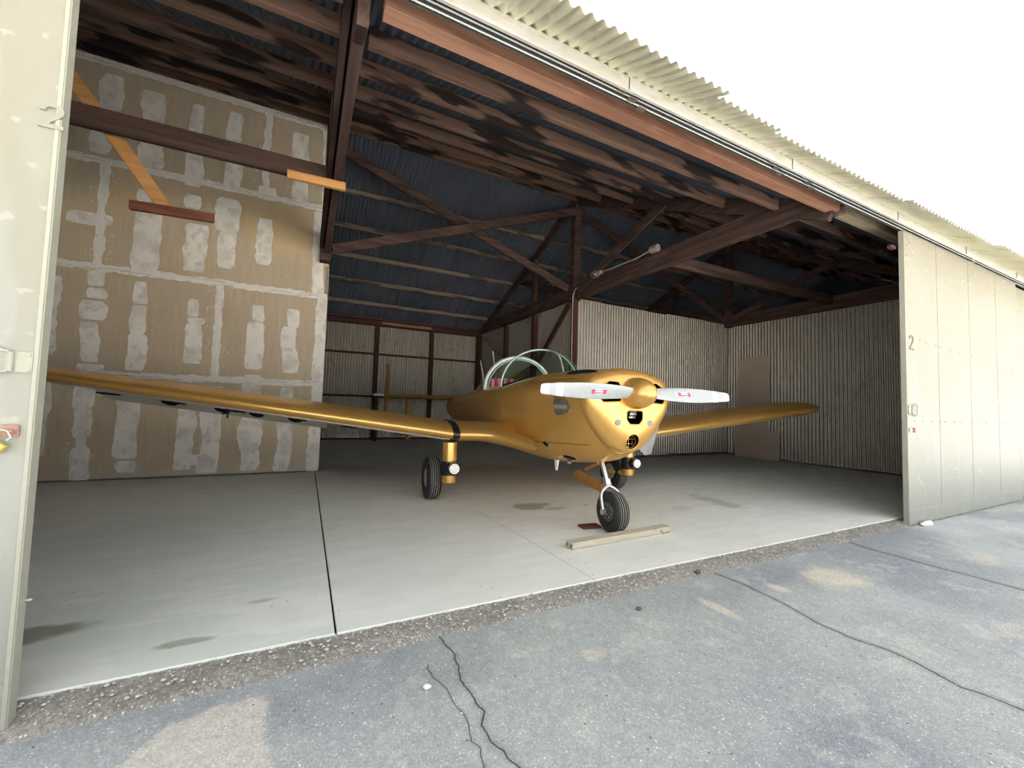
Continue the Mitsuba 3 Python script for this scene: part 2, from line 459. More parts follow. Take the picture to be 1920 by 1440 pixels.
# ---- broken strip between slab and asphalt
sx, sy = np.linspace(-4, 9, 1301), np.linspace(1.74, 1.962, 30)
SX, SY = np.meshgrid(sx, sy, indexing='ij')
SP = np.stack([SX, SY, SX * 0], -1)
edge = 1.80 + .05 * (meshkit.fbm(SP * [3.5, 0, 0], 4, 11)) - .035 * np.clip((.3 - SX) / 1.2, 0, 1)
t = np.clip((SY - edge) / (1.955 - edge), 0, 1)
SZ = -.060 + .052 * np.sqrt(t) + .011 * (meshkit.fbm(SP * 55, 4, 21) - .5) * (1 - np.clip((SY - 1.948) / .008, 0, 1)) * np.clip(t * 6, 0, 1)
SZ = np.where(SY > 1.952, -.006, SZ)
SZ = np.where(t <= 0, -.075, SZ)
si, sj = np.meshgrid(np.arange(len(sx) - 1), np.arange(len(sy) - 1), indexing='ij')
sq = (si * len(sy) + sj).ravel()
put('ground__crumbled_edge', (np.stack([SX, SY, SZ], -1).reshape(-1, 3), np.c_[sq, sq + len(sy), sq + len(sy) + 1, sq + 1]), 'm_dirt', smooth=True)

def pebble(r, seed):
    m = trimesh.creation.icosphere(1, 1.0)
    g = np.random.default_rng(seed)
    m.vertices = m.vertices * (1 + .3 * (g.random(len(m.vertices))[:, None] - .5)) * [1, .8, .55] * r
    return m
pb = []
for i in range(420):
    x, y = rng.uniform(-.8, 6), rng.uniform(1.82, 1.94)
    m = pebble(rng.uniform(.003, .008), i)
    m.apply_translation([x, y, -.05 + .052 * math.sqrt(max(0, (y - 1.80) / .155)) + .001])
    pb.append(m)
put('ground__gravel', cat(pb), 'm_stone')
labels['ground__gravel'] = {'kind': 'stuff', 'label': 'loose gravel along the crumbled slab edge'}
pb = []
for i in range(260):
    x, y = rng.uniform(-.6, 5), rng.uniform(.2, 1.78)
    m = pebble(rng.uniform(.0015, .004), i)
    m.apply_translation([x, y, -.0475])
    pb.append(m)
put('ground__grit', cat(pb), 'm_stone_white')
labels['ground__grit'] = {'kind': 'stuff', 'label': 'pale grit scattered on the asphalt'}

# ---- corrugated walls
def wall_sheets(wall, origin, along, length, height, z0, normal_sign=1, mat='m_sheet', sheet=.61):
    """row of vertical corrugated sheets starting at origin (x, y) going along 'x' or 'y'."""
    n = int(math.ceil(length / sheet))
    for i in range(n):
        w = min(sheet + .035, length - i * sheet)
        if w < .05:
            continue
        dz = rng.uniform(-.012, .012)
        m = corrugated(w, height + rng.uniform(-.01, .01))
        off = .0015 * (i % 2)
        v = m.vertices.copy()
        if along == 'x':
            m.vertices = np.c_[origin[0] + i * sheet + v[:, 0], origin[1] + off + v[:, 1], z0 + dz + v[:, 2]]
        else:
            m.vertices = np.c_[origin[0] + off + v[:, 1], origin[1] + i * sheet + v[:, 0], z0 + dz + v[:, 2]]
        if m.volume < 0:
            m.invert()
        put(wall + '__corrugated_sheet', m, mat, smooth=40)

struct('wall_back', 'far corrugated metal wall of the tail bay with dark red framing')
wall_sheets('wall_back', (.1, YB), 'x', 4.55, 3.12, .03)
struct('wall_rear_right', 'corrugated metal wall behind the right wing')
wall_sheets('wall_rear_right', (4.57, 6.47), 'x', 4.5, 3.06, .05)
struct('wall_right', 'corrugated metal side wall on the right')
wall_sheets('wall_right', (9.07, 2.0), 'y', 4.47, 3.10, .03)
struct('wall_tail_right', 'corrugated metal wall beside the tail bay')
wall_sheets('wall_tail_right', (4.60, 6.5), 'y', 4.85, 3.05, .03)
struct('wall_far', 'outer hangar walls out of sight')
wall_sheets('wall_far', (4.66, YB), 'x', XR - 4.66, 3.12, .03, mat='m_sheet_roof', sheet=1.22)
wall_sheets('wall_far', (XL, YB), 'x', .1 - XL, 3.12, .03, sheet=1.22)
for X, nm in ((XL, 'left'), (XR, 'right')):
    g = Polygon([(1.9, -.05), (1.9, roof_z(1.9)), (6.4, 5.1), (YB, roof_z(YB)), (YB, -.05)])
    m = trimesh.creation.extrude_polygon(g, .03, engine='earcut')
    v = m.vertices.copy()
    m.vertices = np.c_[X - .015 + v[:, 2], v[:, 0], v[:, 1]]
    if m.volume < 0:
        m.invert()
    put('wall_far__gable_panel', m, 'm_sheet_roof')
# metal corner flashing and base sill bits
put('wall_rear_right__corner_trim', box(9.035, 9.06, 6.43, 6.455, .02, 3.05, .004), 'm_steel')
put('wall_back__sill', box(.15, 4.55, YB - .06, YB - .02, 0, .05, .004), 'm_maroon')
for x in (1.62, 3.10, 4.50):
    put('wall_back__post', box(x - .05, x + .05, YB - .12, YB - .02, 0, 3.06, .004), 'm_maroon')
for z, x0 in ((2.25, .15), (1.13, .15)):
    put('wall_back__girt', box(x0, 4.5, YB - .09, YB - .03, z - .025, z + .025, .003), 'm_maroon')
put('wall_back__top_plate', box(.15, 4.5, YB - .16, YB - .02, 3.0, 3.12, .004), 'm_maroon')
put('wall_back__top_board', box(1.72, 3.05, YB - .18, YB - .165, 3.04, 3.11, .003), 'm_header')
put('wall_back__top_beam', box(.15, 4.5, YB - .22, YB - .17, 3.13, 3.24, .004), 'm_wood_beam')
for y in (7.95, 9.4, 11.2):
    put('wall_tail_right__post', box(4.47, 4.57, y - .055, y + .055, 0, 3.03, .004), 'm_maroon')
put('wall_tail_right__brace', beam((4.52, 6.62, 3.0), (4.52, 7.9, 1.85), .05, .1), 'm_maroon')
put('wall_tail_right__brace', beam((4.50, 10.95, 3.02), (4.50, 9.3, 2.05), .05, .09), 'm_grey_wood')
put('wall_tail_right__girt', box(4.53, 4.57, 6.55, 11.2, 1.1, 1.15, .003), 'm_maroon')
put('wall_tail_right__jamb_post', box(4.46, 4.56, 6.36, 6.46, 0, 3.03, .004), 'm_maroon')

# ---- drywall partition on the left (4 ft boards, taped and patched)
struct('wall_left', 'taped and patched drywall wall behind the left wing')
DY = 6.35
rows = [(.02, 1.216), (1.222, 2.456), (2.462, 3.716), (3.722, 4.896), (4.902, 5.06)]
vj = [-2.235, -1.045, -2.225, -.63, -1.5]
for (z0, z1), xj in zip(rows, vj):
    for a, b in ((XL + .02, xj - .002), (xj + .002, .21 if z1 < 2.7 else .165)):
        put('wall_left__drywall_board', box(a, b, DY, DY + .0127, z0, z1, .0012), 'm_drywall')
put('wall_left__end_edge', box(.2105, .2155, DY - .003, DY + .10, .0, 2.92, .001), 'm_paper_edge')
put('wall_left__end_edge', box(.1655, .1705, DY - .003, DY + .10, 3.72, 4.92, .001), 'm_paper_edge')
put('wall_left__back_panel', box(XL + .02, .21, DY + .09, DY + .10, 0, 5.0), 'm_plywood')

def patch(cx, w, z0, z1, seed, slant=0.0, rough=.12, th=.0016):
    """irregular flake of joint compound on the drywall face."""
    g = np.random.default_rng(seed)
    n = max(6, int((z1 - z0) / .03))
    zz = np.linspace(z0, z1, n)
    def wob(k):
        s = sum(g.normal() * np.sin(zz * q + g.uniform(0, 6)) / (1 + i) for i, q in enumerate((9, 21, 47)))
        return .5 * w * rough * s
    endw = np.clip(np.minimum(zz - z0, z1 - zz) / (.25 * w + .01), 0, 1) ** .5 * .22 + .78
    l = cx - .5 * w * endw + wob(0) + slant * (zz - z0)
    r = cx + .5 * w * endw + wob(1) + slant * (zz - z0)
    r = np.maximum(r, l + .02)
    l, r = np.maximum(l, XL + .03), np.minimum(r, .2095 if z1 < 2.7 else .165)
    pts = [(a, b) for a, b in zip(l, zz)] + [(a, b) for a, b in zip(r[::-1], zz[::-1])]
    pg = Polygon(pts).buffer(0)
    if pg.geom_type != 'Polygon':
        pg = max(pg.geoms, key=lambda q: q.area)
    return prism_y(pg, DY - th, DY + .001)

PATCH = [(-2.23, .15, 2.23, 2.41), (-2.21, .17, 2.09, 2.21), (-2.23, .24, 1.84, 2.06), (-2.23, .16, 1.35, 1.81), (-1.82, .13, 2.08, 2.35), (-1.83, .15, 1.71, 2.06), (-1.82, .18, 1.28, 1.71), (-1.31, .11, 1.99, 2.21), (-1.28, .18, 1.90, 1.98), (-1.28, .18, 1.40, 1.90),
         (-.61, .14, 2.01, 2.23), (-.63, .20, 1.37, 2.0), (-.20, .17, 1.98, 2.23), (-.22, .19, 1.35, 1.98), (.14, .15, 1.22, 2.45), (-2.24, .18, .82, 1.15), (-2.24, .16, .5, .82), (-2.23, .17, .01, .38), (-2.22, .25, 1.26, 1.33), (-1.85, .21, .24, 1.12), (-1.83, .18, .08, .22),
         (-1.31, .18, .09, 1.02), (-1.05, .21, .04, 1.13), (-1.19, .11, .14, .27), (-.63, .22, 1.0, 1.3), (-.62, .24, .05, .95), (-.23, .15, .95, 1.15), (-.24, .18, .03, .88), (.13, .16, .01, 1.20), (-1.86, .14, 3.32, 3.47), (-1.81, .26, 2.48, 3.21), (-1.39, .18, 3.36, 3.53), (-1.33, .23, 2.56, 3.17),
         (-1.01, .25, 3.14, 3.58), (-1.01, .19, 2.66, 3.14), (-.60, .18, 2.78, 3.41), (.08, .15, 2.5, 3.66), (-2.33, .43, 2.93, 3.08), (-2.22, .20, 4.28, 4.78), (-2.29, .18, 3.79, 4.07), (-1.82, .22, 3.76, 4.71), (-1.41, .13, 4.26, 4.71), (-1.40, .18, 3.64, 4.20), (-1.01, .16, 4.35, 4.75),
         (-.99, .20, 3.70, 4.2), (-.61, .25, 3.67, 3.85), (-.23, .22, 4.25, 4.72), (-.20, .18, 3.75, 4.05), (.12, .09, 3.72, 4.89), (-2.62, .2, .3, 1.1), (-2.62, .2, 1.4, 2.3), (-3.03, .2, .2, 1.1), (-3.03, .2, 1.4, 2.3)]
for i, (cx, w, z0, z1) in enumerate(PATCH):
    put('wall_left__compound_patch', patch(cx, w, z0, z1, 100 + i, slant=rng.uniform(-.03, .03)), 'm_compound')
for xj, (z0, z1) in zip(vj[:4], rows[:4]):
    put('wall_left__joint_tape', patch(xj, .085, z0 + .01, z1, int(z0 * 100) + 7, rough=.35, th=.0022), 'm_compound')
def ragged_x(z, w, seed, x1):
    g = np.random.default_rng(seed)
    xs = np.arange(XL + .03, x1, .02)
    n = len(xs)
    up, dn = z + w * (.5 + .25 * g.normal(size=n).clip(-1.5, 1.5)), z - w * (.5 + .25 * g.normal(size=n).clip(-1.5, 1.5))
    return Polygon(list(zip(xs, dn)) + list(zip(xs[::-1], up[::-1]))).buffer(0)
for i, zj in enumerate((1.219, 2.459, 3.719, 4.899)):
    x1 = .205 if zj < 2.7 else .163
    put('wall_left__tape_ridge', prism_y(ragged_x(zj, .05, i, x1), DY - .003, DY + .001), 'm_tape')
    g = np.random.default_rng(50 + i)
    for k in range(9):
        xa = g.uniform(-2.6, .0)
        xb = min(xa + g.uniform(.06, .35), x1 - .01)
        za = zj + g.uniform(-.03, .03)
        put('wall_left__tape_crack', box(xa, xb, DY - .0034, DY - .0028, za, za + .003), 'm_stone_dark')
for i, (xj, (z0, z1)) in enumerate(zip(vj[:4], rows[:4])):
    put('wall_left__tape_ridge', patch(xj, .045, z0 + .02, z1 - .02, 400 + i, rough=.4, th=.003), 'm_tape')
    g = np.random.default_rng(80 + i)
    fl = [prism_y(Polygon([(x + a, z + b) for a, b in ((0, 0), (.014, .003), (.012, .014), (-.003, .010))]), DY - .0015, DY + .001) for x, z in zip(xj + g.choice([-1, 1], 30) * g.uniform(.06, .13, 30), g.uniform(z0 + .05, z1 - .05, 30))]
    k_ = put('wall_left__compound_flecks', cat(fl), 'm_compound')
    labels[k_] = {'kind': 'stuff', 'label': 'flecks of compound beside the taped joint'}
for zj in (1.219, 2.459, 3.719, 4.899):
    g = np.random.default_rng(int(zj * 1000))
    xs = np.linspace(XL + .03, .205 if zj < 2.7 else .163, 140)
    up = zj + .028 + .04 * meshkit.fbm(np.c_[xs * 5, xs * 0, xs * 0 + zj], 4, 3) ** 2 + .006 * g.normal(size=len(xs))
    dn = zj - .03 - .045 * meshkit.fbm(np.c_[xs * 4, xs * 0 + 4, xs * 0 + zj], 4, 9) ** 2 + .006 * g.normal(size=len(xs))
    if zj > 4.5:
        up += .04
    pg = Polygon(list(zip(xs, dn)) + list(zip(xs[::-1], up[::-1]))).buffer(0)
    pg = pg if pg.geom_type == 'Polygon' else max(pg.geoms, key=lambda q: q.area)
    put('wall_left__joint_tape', prism_y(pg, DY - .0019, DY + .001), 'm_compound')

# ---- roof
struct('ceiling', 'corrugated metal roof on timber purlins seen from below')
SW = .61
nx = int((XR + .6 - XL) / SW) + 1
def slope_sheet(x, w, y0, y1, lift=0.0):
    L = math.hypot(y1 - y0, roof_z(y1) - roof_z(y0))
    m = corrugated(w, L, amp=.010)
    v = m.vertices.copy()
    d = np.array([0, y1 - y0, roof_z(y1) - roof_z(y0)]) / L
    nrm = np.array([0, -d[2], d[1]])
    p = np.c_[x + v[:, 0], np.zeros(len(v)), np.zeros(len(v))] + np.outer(v[:, 2], d) + np.outer(v[:, 1] + lift, nrm)
    p += [0, y0, roof_z(y0)]
    m.vertices = p
    if m.volume < 0:
        m.invert()
    return m
for i in range(nx):
    x = XL - .3 + i * SW
    lift = .0018 * (i % 2)
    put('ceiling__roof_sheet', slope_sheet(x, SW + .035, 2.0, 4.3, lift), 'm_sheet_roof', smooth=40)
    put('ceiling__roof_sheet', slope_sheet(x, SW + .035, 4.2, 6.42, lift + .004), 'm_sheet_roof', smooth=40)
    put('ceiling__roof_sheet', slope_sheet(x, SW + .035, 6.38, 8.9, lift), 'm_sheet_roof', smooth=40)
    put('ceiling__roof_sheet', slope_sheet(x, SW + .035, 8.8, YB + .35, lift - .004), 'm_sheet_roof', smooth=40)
struct('trim_1', 'khaki painted corrugated eave overhanging the doors')
xe = XL - .3
k = 0
while xe < XR:
    ye = 1.45 if xe < 1.75 else 1.53 if xe < 2.45 else 1.555 if xe < 4.1 else 1.50 if xe < 6 else 1.42
    ye += rng.uniform(-.008, .008)
    put('trim_1__eave_sheet', slope_sheet(xe, SW + .035, ye, 2.06, -.003 + .003 * (k % 2)), 'm_eave', smooth=40)
    xe += SW
    k += 1
put('ceiling__ridge_cap', loft([np.array([[x, 6.2, roof_z(6.2) + .02], [x, 6.4, 5.145], [x, 6.6, roof_z(6.6) + .02], [x, 6.6, roof_z(6.6) + .022], [x, 6.4, 5.149], [x, 6.2, roof_z(6.2) + .022]]) for x in (XL - .3, XR + .3)]), 'm_sheet_roof')
TX = [.165, 4.5, 9.0]
bays = [(XL + .02, .10), (.235, 4.43), (4.57, 8.93), (9.07, XR - .05)]
def purlin_front(x0, x1, yb, mat):
    return box(x0, x1, yb - .05, yb, roof_z(yb) - .155, roof_z(yb - .05) - .013, .004)
for bi, (x0, x1) in enumerate(bays):
    for yb in (2.62, 3.25, 4.04, 4.81, 5.62, 6.36):
        put('ceiling__purlin', purlin_front(x0, x1, yb, 0), 'm_purlin')
    for yb in (7.45, 8.2, 8.95, 9.7, 10.45):
        put('ceiling__purlin', box(x0, x1, yb, yb + .05, roof_z(yb) - .12, roof_z(yb + .05) - .013, .004), 'm_purlin_pale')

# ---- trusses
def truss(x, label, y0=2.17):
    t = thing('roof_truss', label, 'roof truss', 'timber roof trusses of the hangar')
    put(t + '__bottom_chord', box(x - .035, x + .035, 2.17, 6.6, 3.03, 3.30, .005), 'm_wood_dark')
    put(t + '__bottom_chord', box(x - .035, x + .035, 6.6, YB - .25, 3.06, 3.31, .005), 'm_wood_dark')
    def ch(y):
        return roof_z(y) - .10
    put(t + '__top_chord', beam((x, 2.1, ch(2.1) - .02), (x, 6.36, ch(6.36) - .02), .06, .17), 'm_wood_dark')
    put(t + '__top_chord', beam((x, 6.44, ch(6.44) - .02), (x, YB - .3, ch(YB - .3) - .02), .06, .17), 'm_wood_dark')
    put(t + '__king_post', box(x - .07, x + .07, 6.33, 6.47, 3.02, 4.98, .005), 'm_wood_dark')
    xo = x - .062
    put(t + '__web', beam((xo, 6.2, 3.2), (xo, 4.15, roof_z(4.15) - .1), .045, .14), 'm_wood_dark')
    put(t + '__web', beam((x + .062, 6.6, 3.2), (x + .062, 8.8, roof_z(8.8) - .1), .045, .14), 'm_wood_dark')
    put(t + '__web', box(x - .05, x + .05, 7.9, 8.0, 3.28, roof_z(8) - .15, .004), 'm_wood_dark')
    return t
truss(TX[0], 'dark timber roof truss above the edge of the drywall wall')
truss(TX[1], 'dark timber roof truss carrying the caged work lamp')
truss(TX[2], 'dark timber roof truss over the right side wall')
# second ply on the left truss and the hanging chord end at the drywall corner
put('roof_truss__chord_end', box(.13, .20, 1.93, 2.168, 3.03, 3.07, .004), 'm_wood_dark')
put('roof_truss__splice_board', box(.075, .118, 2.17, 6.2, 3.10, 3.34, .005), 'm_wood_dark')
put('roof_truss__end_block', box(.085, .215, 6.19, 6.33, 2.93, 3.32, .006), 'm_wood_dark')

def timber(name, label, p0, p1, w, h, mat, catg='beam', group=None, up=(0, 0, 1)):
    return solo(name, label, catg, beam(p0, p1, w, h, up), mat, group=group)
timber('sway_brace', 'dark diagonal brace rising from the drywall corner to the ridge over the aeroplane', (.24, 6.30, 3.14), (4.42, 6.30, 4.72), .05, .14, 'm_wood_beam', 'brace')
timber('sway_brace', 'dark diagonal brace falling from the left truss to the right truss over the aeroplane', (.24, 6.52, 4.78), (4.42, 6.52, 3.28), .05, .14, 'm_wood_beam', 'brace')
timber('sway_brace', 'dim diagonal brace above the corrugated wall behind the right wing', (4.60, 6.52, 4.9), (8.92, 6.52, 3.25), .05, .14, 'm_wood_beam', 'brace')
timber('tie_beam', 'dark horizontal beam in front of the upper drywall', (XL + .1, 4.2, 3.09), (.125, 4.2, 3.125), .05, .17, 'm_wood_beam')
timber('tie_beam', 'brown horizontal beam from the right truss to the right side wall', (4.54, 4.12, 3.12), (8.96, 4.22, 3.22), .05, .17, 'm_wood_beam')
timber('offcut_board', 'bright orange board nailed under the end of the dark beam', (-.24, 4.03, 2.965), (.235, 4.03, 2.975), .04, .075, 'm_orange_wood', 'board')
timber('diagonal_strut', 'orange diagonal strut hanging from the roof in front of the drywall', (-2.12, 4.31, 3.98), (-1.13, 4.31, 2.57), .10, .035, 'm_orange_wood', 'strut', up=(0, 1, 0))
timber('cross_board', 'short red brown board at the foot of the orange strut', (-1.335, 4.27, 2.515), (-.78, 4.27, 2.535), .04, .075, 'm_red_wood', 'board')

# ---- door header and rails
timber('header_beam', 'reddish brown timber header above the door opening between the trusses', (.26, 2.11, 3.035), (4.54, 2.11, 3.035), .10, .10, 'm_header')
timber('header_beam', 'greyish timber header piece beside the right sliding door', (4.64, 2.11, 3.02), (8.95, 2.11, 3.02), .10, .09, 'm_grey_wood')
timber('header_beam', 'dark timber header over the left sliding door', (XL + .1, 2.11, 3.035), (.07, 2.11, 3.035), .10, .10, 'm_wood_beam')
struct('trim_2', 'white galvanised rail cover along the top of the doors')
put('trim_2__cover', box(XL, XR, 1.757, 1.768, 2.845, 2.93, .003), 'm_galv')
put('trim_2__cover_lip', box(XL, XR, 1.757, 1.776, 2.843, 2.848, .001), 'm_galv')
for x in (-2.6, 1.62, 3.235, 4.93, 6.55, 8.2, 10):
    put('trim_2__strap', box(x - .035, x + .035, 1.748, 1.757, 2.848, 2.965, .003), 'm_galv')
    put('trim_2__seam', box(x - .039, x - .035, 1.7545, 1.757, 2.846, 2.93), 'm_track_dark')
put('trim_2__nailer', box(XL, XR, 1.80, 1.84, 2.955, 2.985, .003), 'm_header')
for i, (y0, desc) in enumerate(((1.788, 'front'), (1.820, 'middle'), (1.852, 'rear'))):
    tk = thing('sliding_door_track', f'long steel sliding door rail under the eave, {desc} of the three', 'door track', 'rails of the sliding doors')
    put(tk + '__channel', cat([box(XL, XR, y0, y0 + .003, 2.876, 2.93), box(XL, XR, y0 + .026, y0 + .029, 2.876, 2.93), box(XL, XR, y0, y0 + .029, 2.928, 2.931)]), 'm_track_dark')
    put(tk + '__lip', box(XL, XR, y0 - .0005, y0 + .009, 2.874, 2.8785, .001), 'm_lip')
    for x in (1.55, 3.0, 3.42, 6.9):
        put(tk + '__bracket', box(x + .1 * i, x + .1 * i + .06, y0 - .001, y0 + .03, 2.871, 2.8735), 'm_steel')

# ---- sliding doors
def door(name, label, x0, x1, seams, y0, z0=-.035, z1=2.868, th=.042):
    struct(name, label)
    xs = [x0] + seams + [x1]
    for a, b in zip(xs[:-1], xs[1:]):
        ga = .008 if a != x0 else 0.0
        put(name + '__panel', box(a + ga, b, y0, y0 + .004, z0 + .13, z1 - .0, .0012), 'm_cream')
    put(name + '__core', box(x0 + .004, x1 - .004, y0 + .0045, y0 + th - .004, z0 + .02, z1 - .002), 'm_cream_seam')
    put(name + '__bottom_rail', box(x0, x1, y0 - .003, y0 + .012, z0, z0 + .135, .002), 'm_cream')
    put(name + '__inside_skin', box(x0, x1, y0 + th - .003, y0 + th, z0, z1, .001), 'm_cream')
    for e, s in ((x0, -1), (x1, 1)):
        put(name + '__edge_channel', box(min(e, e + .004 * s), max(e, e + .004 * s), y0 - .001, y0 + th + .001, z0, z1, .001), 'm_cream_trim')
    return name
def screws(name, pts, y):
    for x, z in pts:
        put(name + '__screw', lathe([(0, 0), (.007, 0), (.006, .003), (0, .004)], n=8).apply_transform(trimesh.transformations.rotation_matrix(PI / 2, [1, 0, 0])).apply_translation([x, y, z]), 'm_number')
door('door_2', 'cream sheet metal sliding door at the right of the opening, marked 2', 5.244, 8.50, [5.985, 6.855, 7.72], 1.84)
sc = []
for z, xs in ((1.80, (5.35, 5.55, 5.70, 5.93, 6.02, 6.3, 6.52, 6.9, 7.2)), (1.66, (7.9, 8.25)), (.965, (5.38, 5.58, 5.80, 6.0, 6.12, 6.35, 6.55, 6.82, 7.05, 7.3, 7.6, 7.95, 8.3))):
    for i, x in enumerate(xs):
        sc.append((x, z - (.010 * i if z > 1.7 else 0)))
sc += [(5.28, 2.80), (5.33, 2.78), (5.30, 2.72), (5.29, 2.62), (5.37, 2.76)]
screws('door_2', sc, 1.84)
n2 = meshkit.text_mesh('2', .145, .003)
v = n2.vertices.copy()
n2.vertices = np.c_[5.295 + v[:, 0], 1.838 - v[:, 2], 1.675 + v[:, 1] - .06 * (v[:, 0] - .05)]
n2.invert() if n2.volume < 0 else None
put('door_2__number', n2, 'm_number')
def pull(name, x, z, s, w, h, y, plate_dir, mat_plate, mat_bar):
    """trunk style pull: plate with raised rib and a swinging bail."""
    put(name + '__handle_plate', box(min(x, x + plate_dir * w * .5), max(x, x + plate_dir * w * .5), y - .004, y, z - h * .36, z + h * .36, .0015), mat_plate)
    put(name + '__handle_rib', cyl((x + plate_dir * w * .12, y - .008, z - h * .33), (x + plate_dir * w * .12, y - .008, z + h * .33), .007, 12), mat_plate)
    b = -plate_dir
    pts = [(x + plate_dir * w * .1, z + h * .34), (x + b * w * .02, z + h * .36), (x + b * w * .16, z + h * .5), (x + b * w * .32, z + h * .5), (x + b * w * .46, z + h * .38), (x + b * w * .5, z + h * .2), (x + b * w * .5, z - h * .2), (x + b * w * .46, z - h * .38), (x + b * w * .32, z - h * .5), (x + b * w * .16, z - h * .5), (x + b * w * .02, z - h * .36), (x + plate_dir * w * .1, z - h * .34)]
    put(name + '__handle_bail', tube([(a, y - .012, c) for a, c in pts], s, 8), mat_bar)
    for px in (.08, .42):
        for pz in (-.25, .25):
            c0 = (x + plate_dir * w * px, y - .004, z + h * pz)
            put(name + '__handle_rivet', cyl(c0, (c0[0], y - .007, c0[2]), h * .075, 14), mat_plate)
pull('door_2', 5.345, 1.075, .005, .17, .12, 1.838, -1, 'm_cream_trim', 'm_hub')
put('door_2__hasp', box(5.27, 5.41, 1.830, 1.838, .858, .895, .002), 'm_rust_light')
put('door_2__hasp_staple', box(5.325, 5.34, 1.812, 1.832, .855, .90, .003), 'm_rust')
put('door_2__inner_block', box(5.15, 5.25, 1.90, 1.94, 2.69, 2.725, .003), 'm_wood_beam')
door('door_3', 'cream sheet metal sliding door of the next bay', 8.30, 13.4, [9.2, 10.1, 11.0, 11.9, 12.8], 1.90)
door('door_1', 'cream painted sliding door leaf at the left edge of the view', -4.35, -.765, [-3.4, -2.6, -1.75], 1.845)
put('door_1__front_lip', box(-.775, -.764, 1.840, 1.8455, -.03, 2.868, .001), 'm_cream_trim')
n1 = meshkit.text_mesh('2', .078, .008, bold=True)
v = n1.vertices.copy()
n1.vertices = np.c_[-.826 + v[:, 0] * 1.15, 1.8452 - v[:, 2], 1.858 + v[:, 1]]
n1.invert() if n1.volume < 0 else None
put('door_1__number', n1, 'm_cream')
pull('door_1', -.838, 1.09, .0035, .125, .092, 1.843, 1, 'm_cream_trim', 'm_steel')
put('door_1__hasp', box(-.834, -.792, 1.836, 1.845, .858, .893, .002), 'm_rust')
put('door_1__hasp_staple', tube([(-.815, 1.838, .872), (-.815, 1.825, .876), (-.80, 1.820, .874), (-.797, 1.838, .868)], .004, 8), 'm_rust')
pl = thing('padlock', 'brass padlock hanging from the rusty hasp of the left door', 'padlock')
mb = box(-.022, .022, -.011, .011, -.036, 0, .003)
mb.apply_transform(trimesh.transformations.rotation_matrix(math.radians(38), [0, 1, 0]))
mb.apply_translation([-.824, 1.822, .842])
put(pl + '__body', mb, 'm_brass')
put(pl + '__shackle', tube([(-.836, 1.822, .836), (-.832, 1.822, .868), (-.822, 1.822, .879), (-.808, 1.822, .874), (-.800, 1.822, .856), (-.808, 1.822, .846)], .0035, 8), 'm_steel')
put('door_1__floor_pin', box(-.765, -.742, 1.870, 1.882, .335, .343, .002), 'm_steel')

# ================================================================ AEROPLANE
TH = math.radians(5.3)
O = np.array([2.275, 2.36, 0])
AM = T([[math.cos(TH), math.sin(TH), 0, O[0]], [-math.sin(TH), math.cos(TH), 0, O[1]], [0, 0, 1, 0], [0, 0, 0, 1]])
A = thing('airplane', 'gold low wing propeller airplane parked nose out in the hangar', 'airplane')
def ap(key, mesh, mat, smooth=False, label=None):
    k = put(A + '__' + key, mesh, mat, smooth=smooth, to_world=AM)
    if label:
        labels[k] = {'label': label}
    return k[len(A) + 2:]

SEC = {  # aft station: half profile (half width, height) from top centre to bottom centre
    .17: [(0, 1.318), (.14, 1.31), (.26, 1.28), (.36, 1.232), (.405, 1.155), (.408, 1.06), (.33, .89), (.20, .74), (.105, .668), (0, .645)],
    .32: [(0, 1.328), (.15, 1.32), (.29, 1.285), (.385, 1.225), (.425, 1.14), (.425, 1.04), (.355, .865), (.235, .70), (.13, .605), (0, .572)],
    .60: [(0, 1.335), (.17, 1.328), (.33, 1.285), (.425, 1.185), (.445, 1.04), (.405, .86), (.31, .68), (.17, .555), (0, .515)],
    1.0: [(0, 1.345), (.18, 1.335), (.36, 1.285), (.46, 1.18), (.49, 1.02), (.465, .83), (.38, .635), (.22, .51), (0, .47)],
    1.35: [(0, 1.33), (.19, 1.315), (.37, 1.265), (.48, 1.18), (.515, 1.03), (.495, .83), (.41, .63), (.24, .50), (0, .455)],
    1.75: [(0, 1.27), (.2, 1.264), (.38, 1.245), (.49, 1.195), (.53, 1.04), (.515, .84), (.43, .64), (.26, .505), (0, .46)],
    2.45: [(0, 1.275), (.2, 1.27), (.37, 1.245), (.475, 1.18), (.515, 1.04), (.50, .85), (.42, .66), (.25, .53), (0, .49)],
    3.2: [(0, 1.29), (.14, 1.28), (.27, 1.245), (.37, 1.17), (.425, 1.05), (.42, .88), (.36, .72), (.22, .60), (0, .56)],
    4.2: [(0, 1.21), (.12, 1.205), (.23, 1.175), (.31, 1.11), (.36, 1.0), (.36, .88), (.31, .75), (.19, .66), (0, .62)],
    5.2: [(0, 1.14), (.10, 1.135), (.19, 1.105), (.25, 1.05), (.28, .97), (.275, .87), (.23, .77), (.13, .69), (0, .66)],
    5.95: [(0, 1.10), (.07, 1.095), (.12, 1.07), (.16, 1.02), (.175, .95), (.17, .88), (.14, .80), (.08, .74), (0, .72)],
}
NS = 41
_stations = sorted(SEC)
_prof = []
for a in _stations:
    q = np.array(SEC[a], float)
    full = np.vstack([[-q[1, 0], q[1, 1]], q, [-q[-2, 0], q[-2, 1]]])
    s = np.r_[0, np.cumsum(np.linalg.norm(np.diff(full, axis=0), axis=1))]
    cs = CubicSpline(s, full)
    _prof.append(cs(np.linspace(s[1], s[-2], NS)))
_pc = PchipInterpolator(_stations, np.array(_prof), axis=0)
def half(a):
    h = _pc(np.clip(a, _stations[0], _stations[-1]))
    h = h.copy()
    h[0, 0] = h[-1, 0] = 0
    h[1:-1, 0] = np.maximum(h[1:-1, 0], .004)
    return h
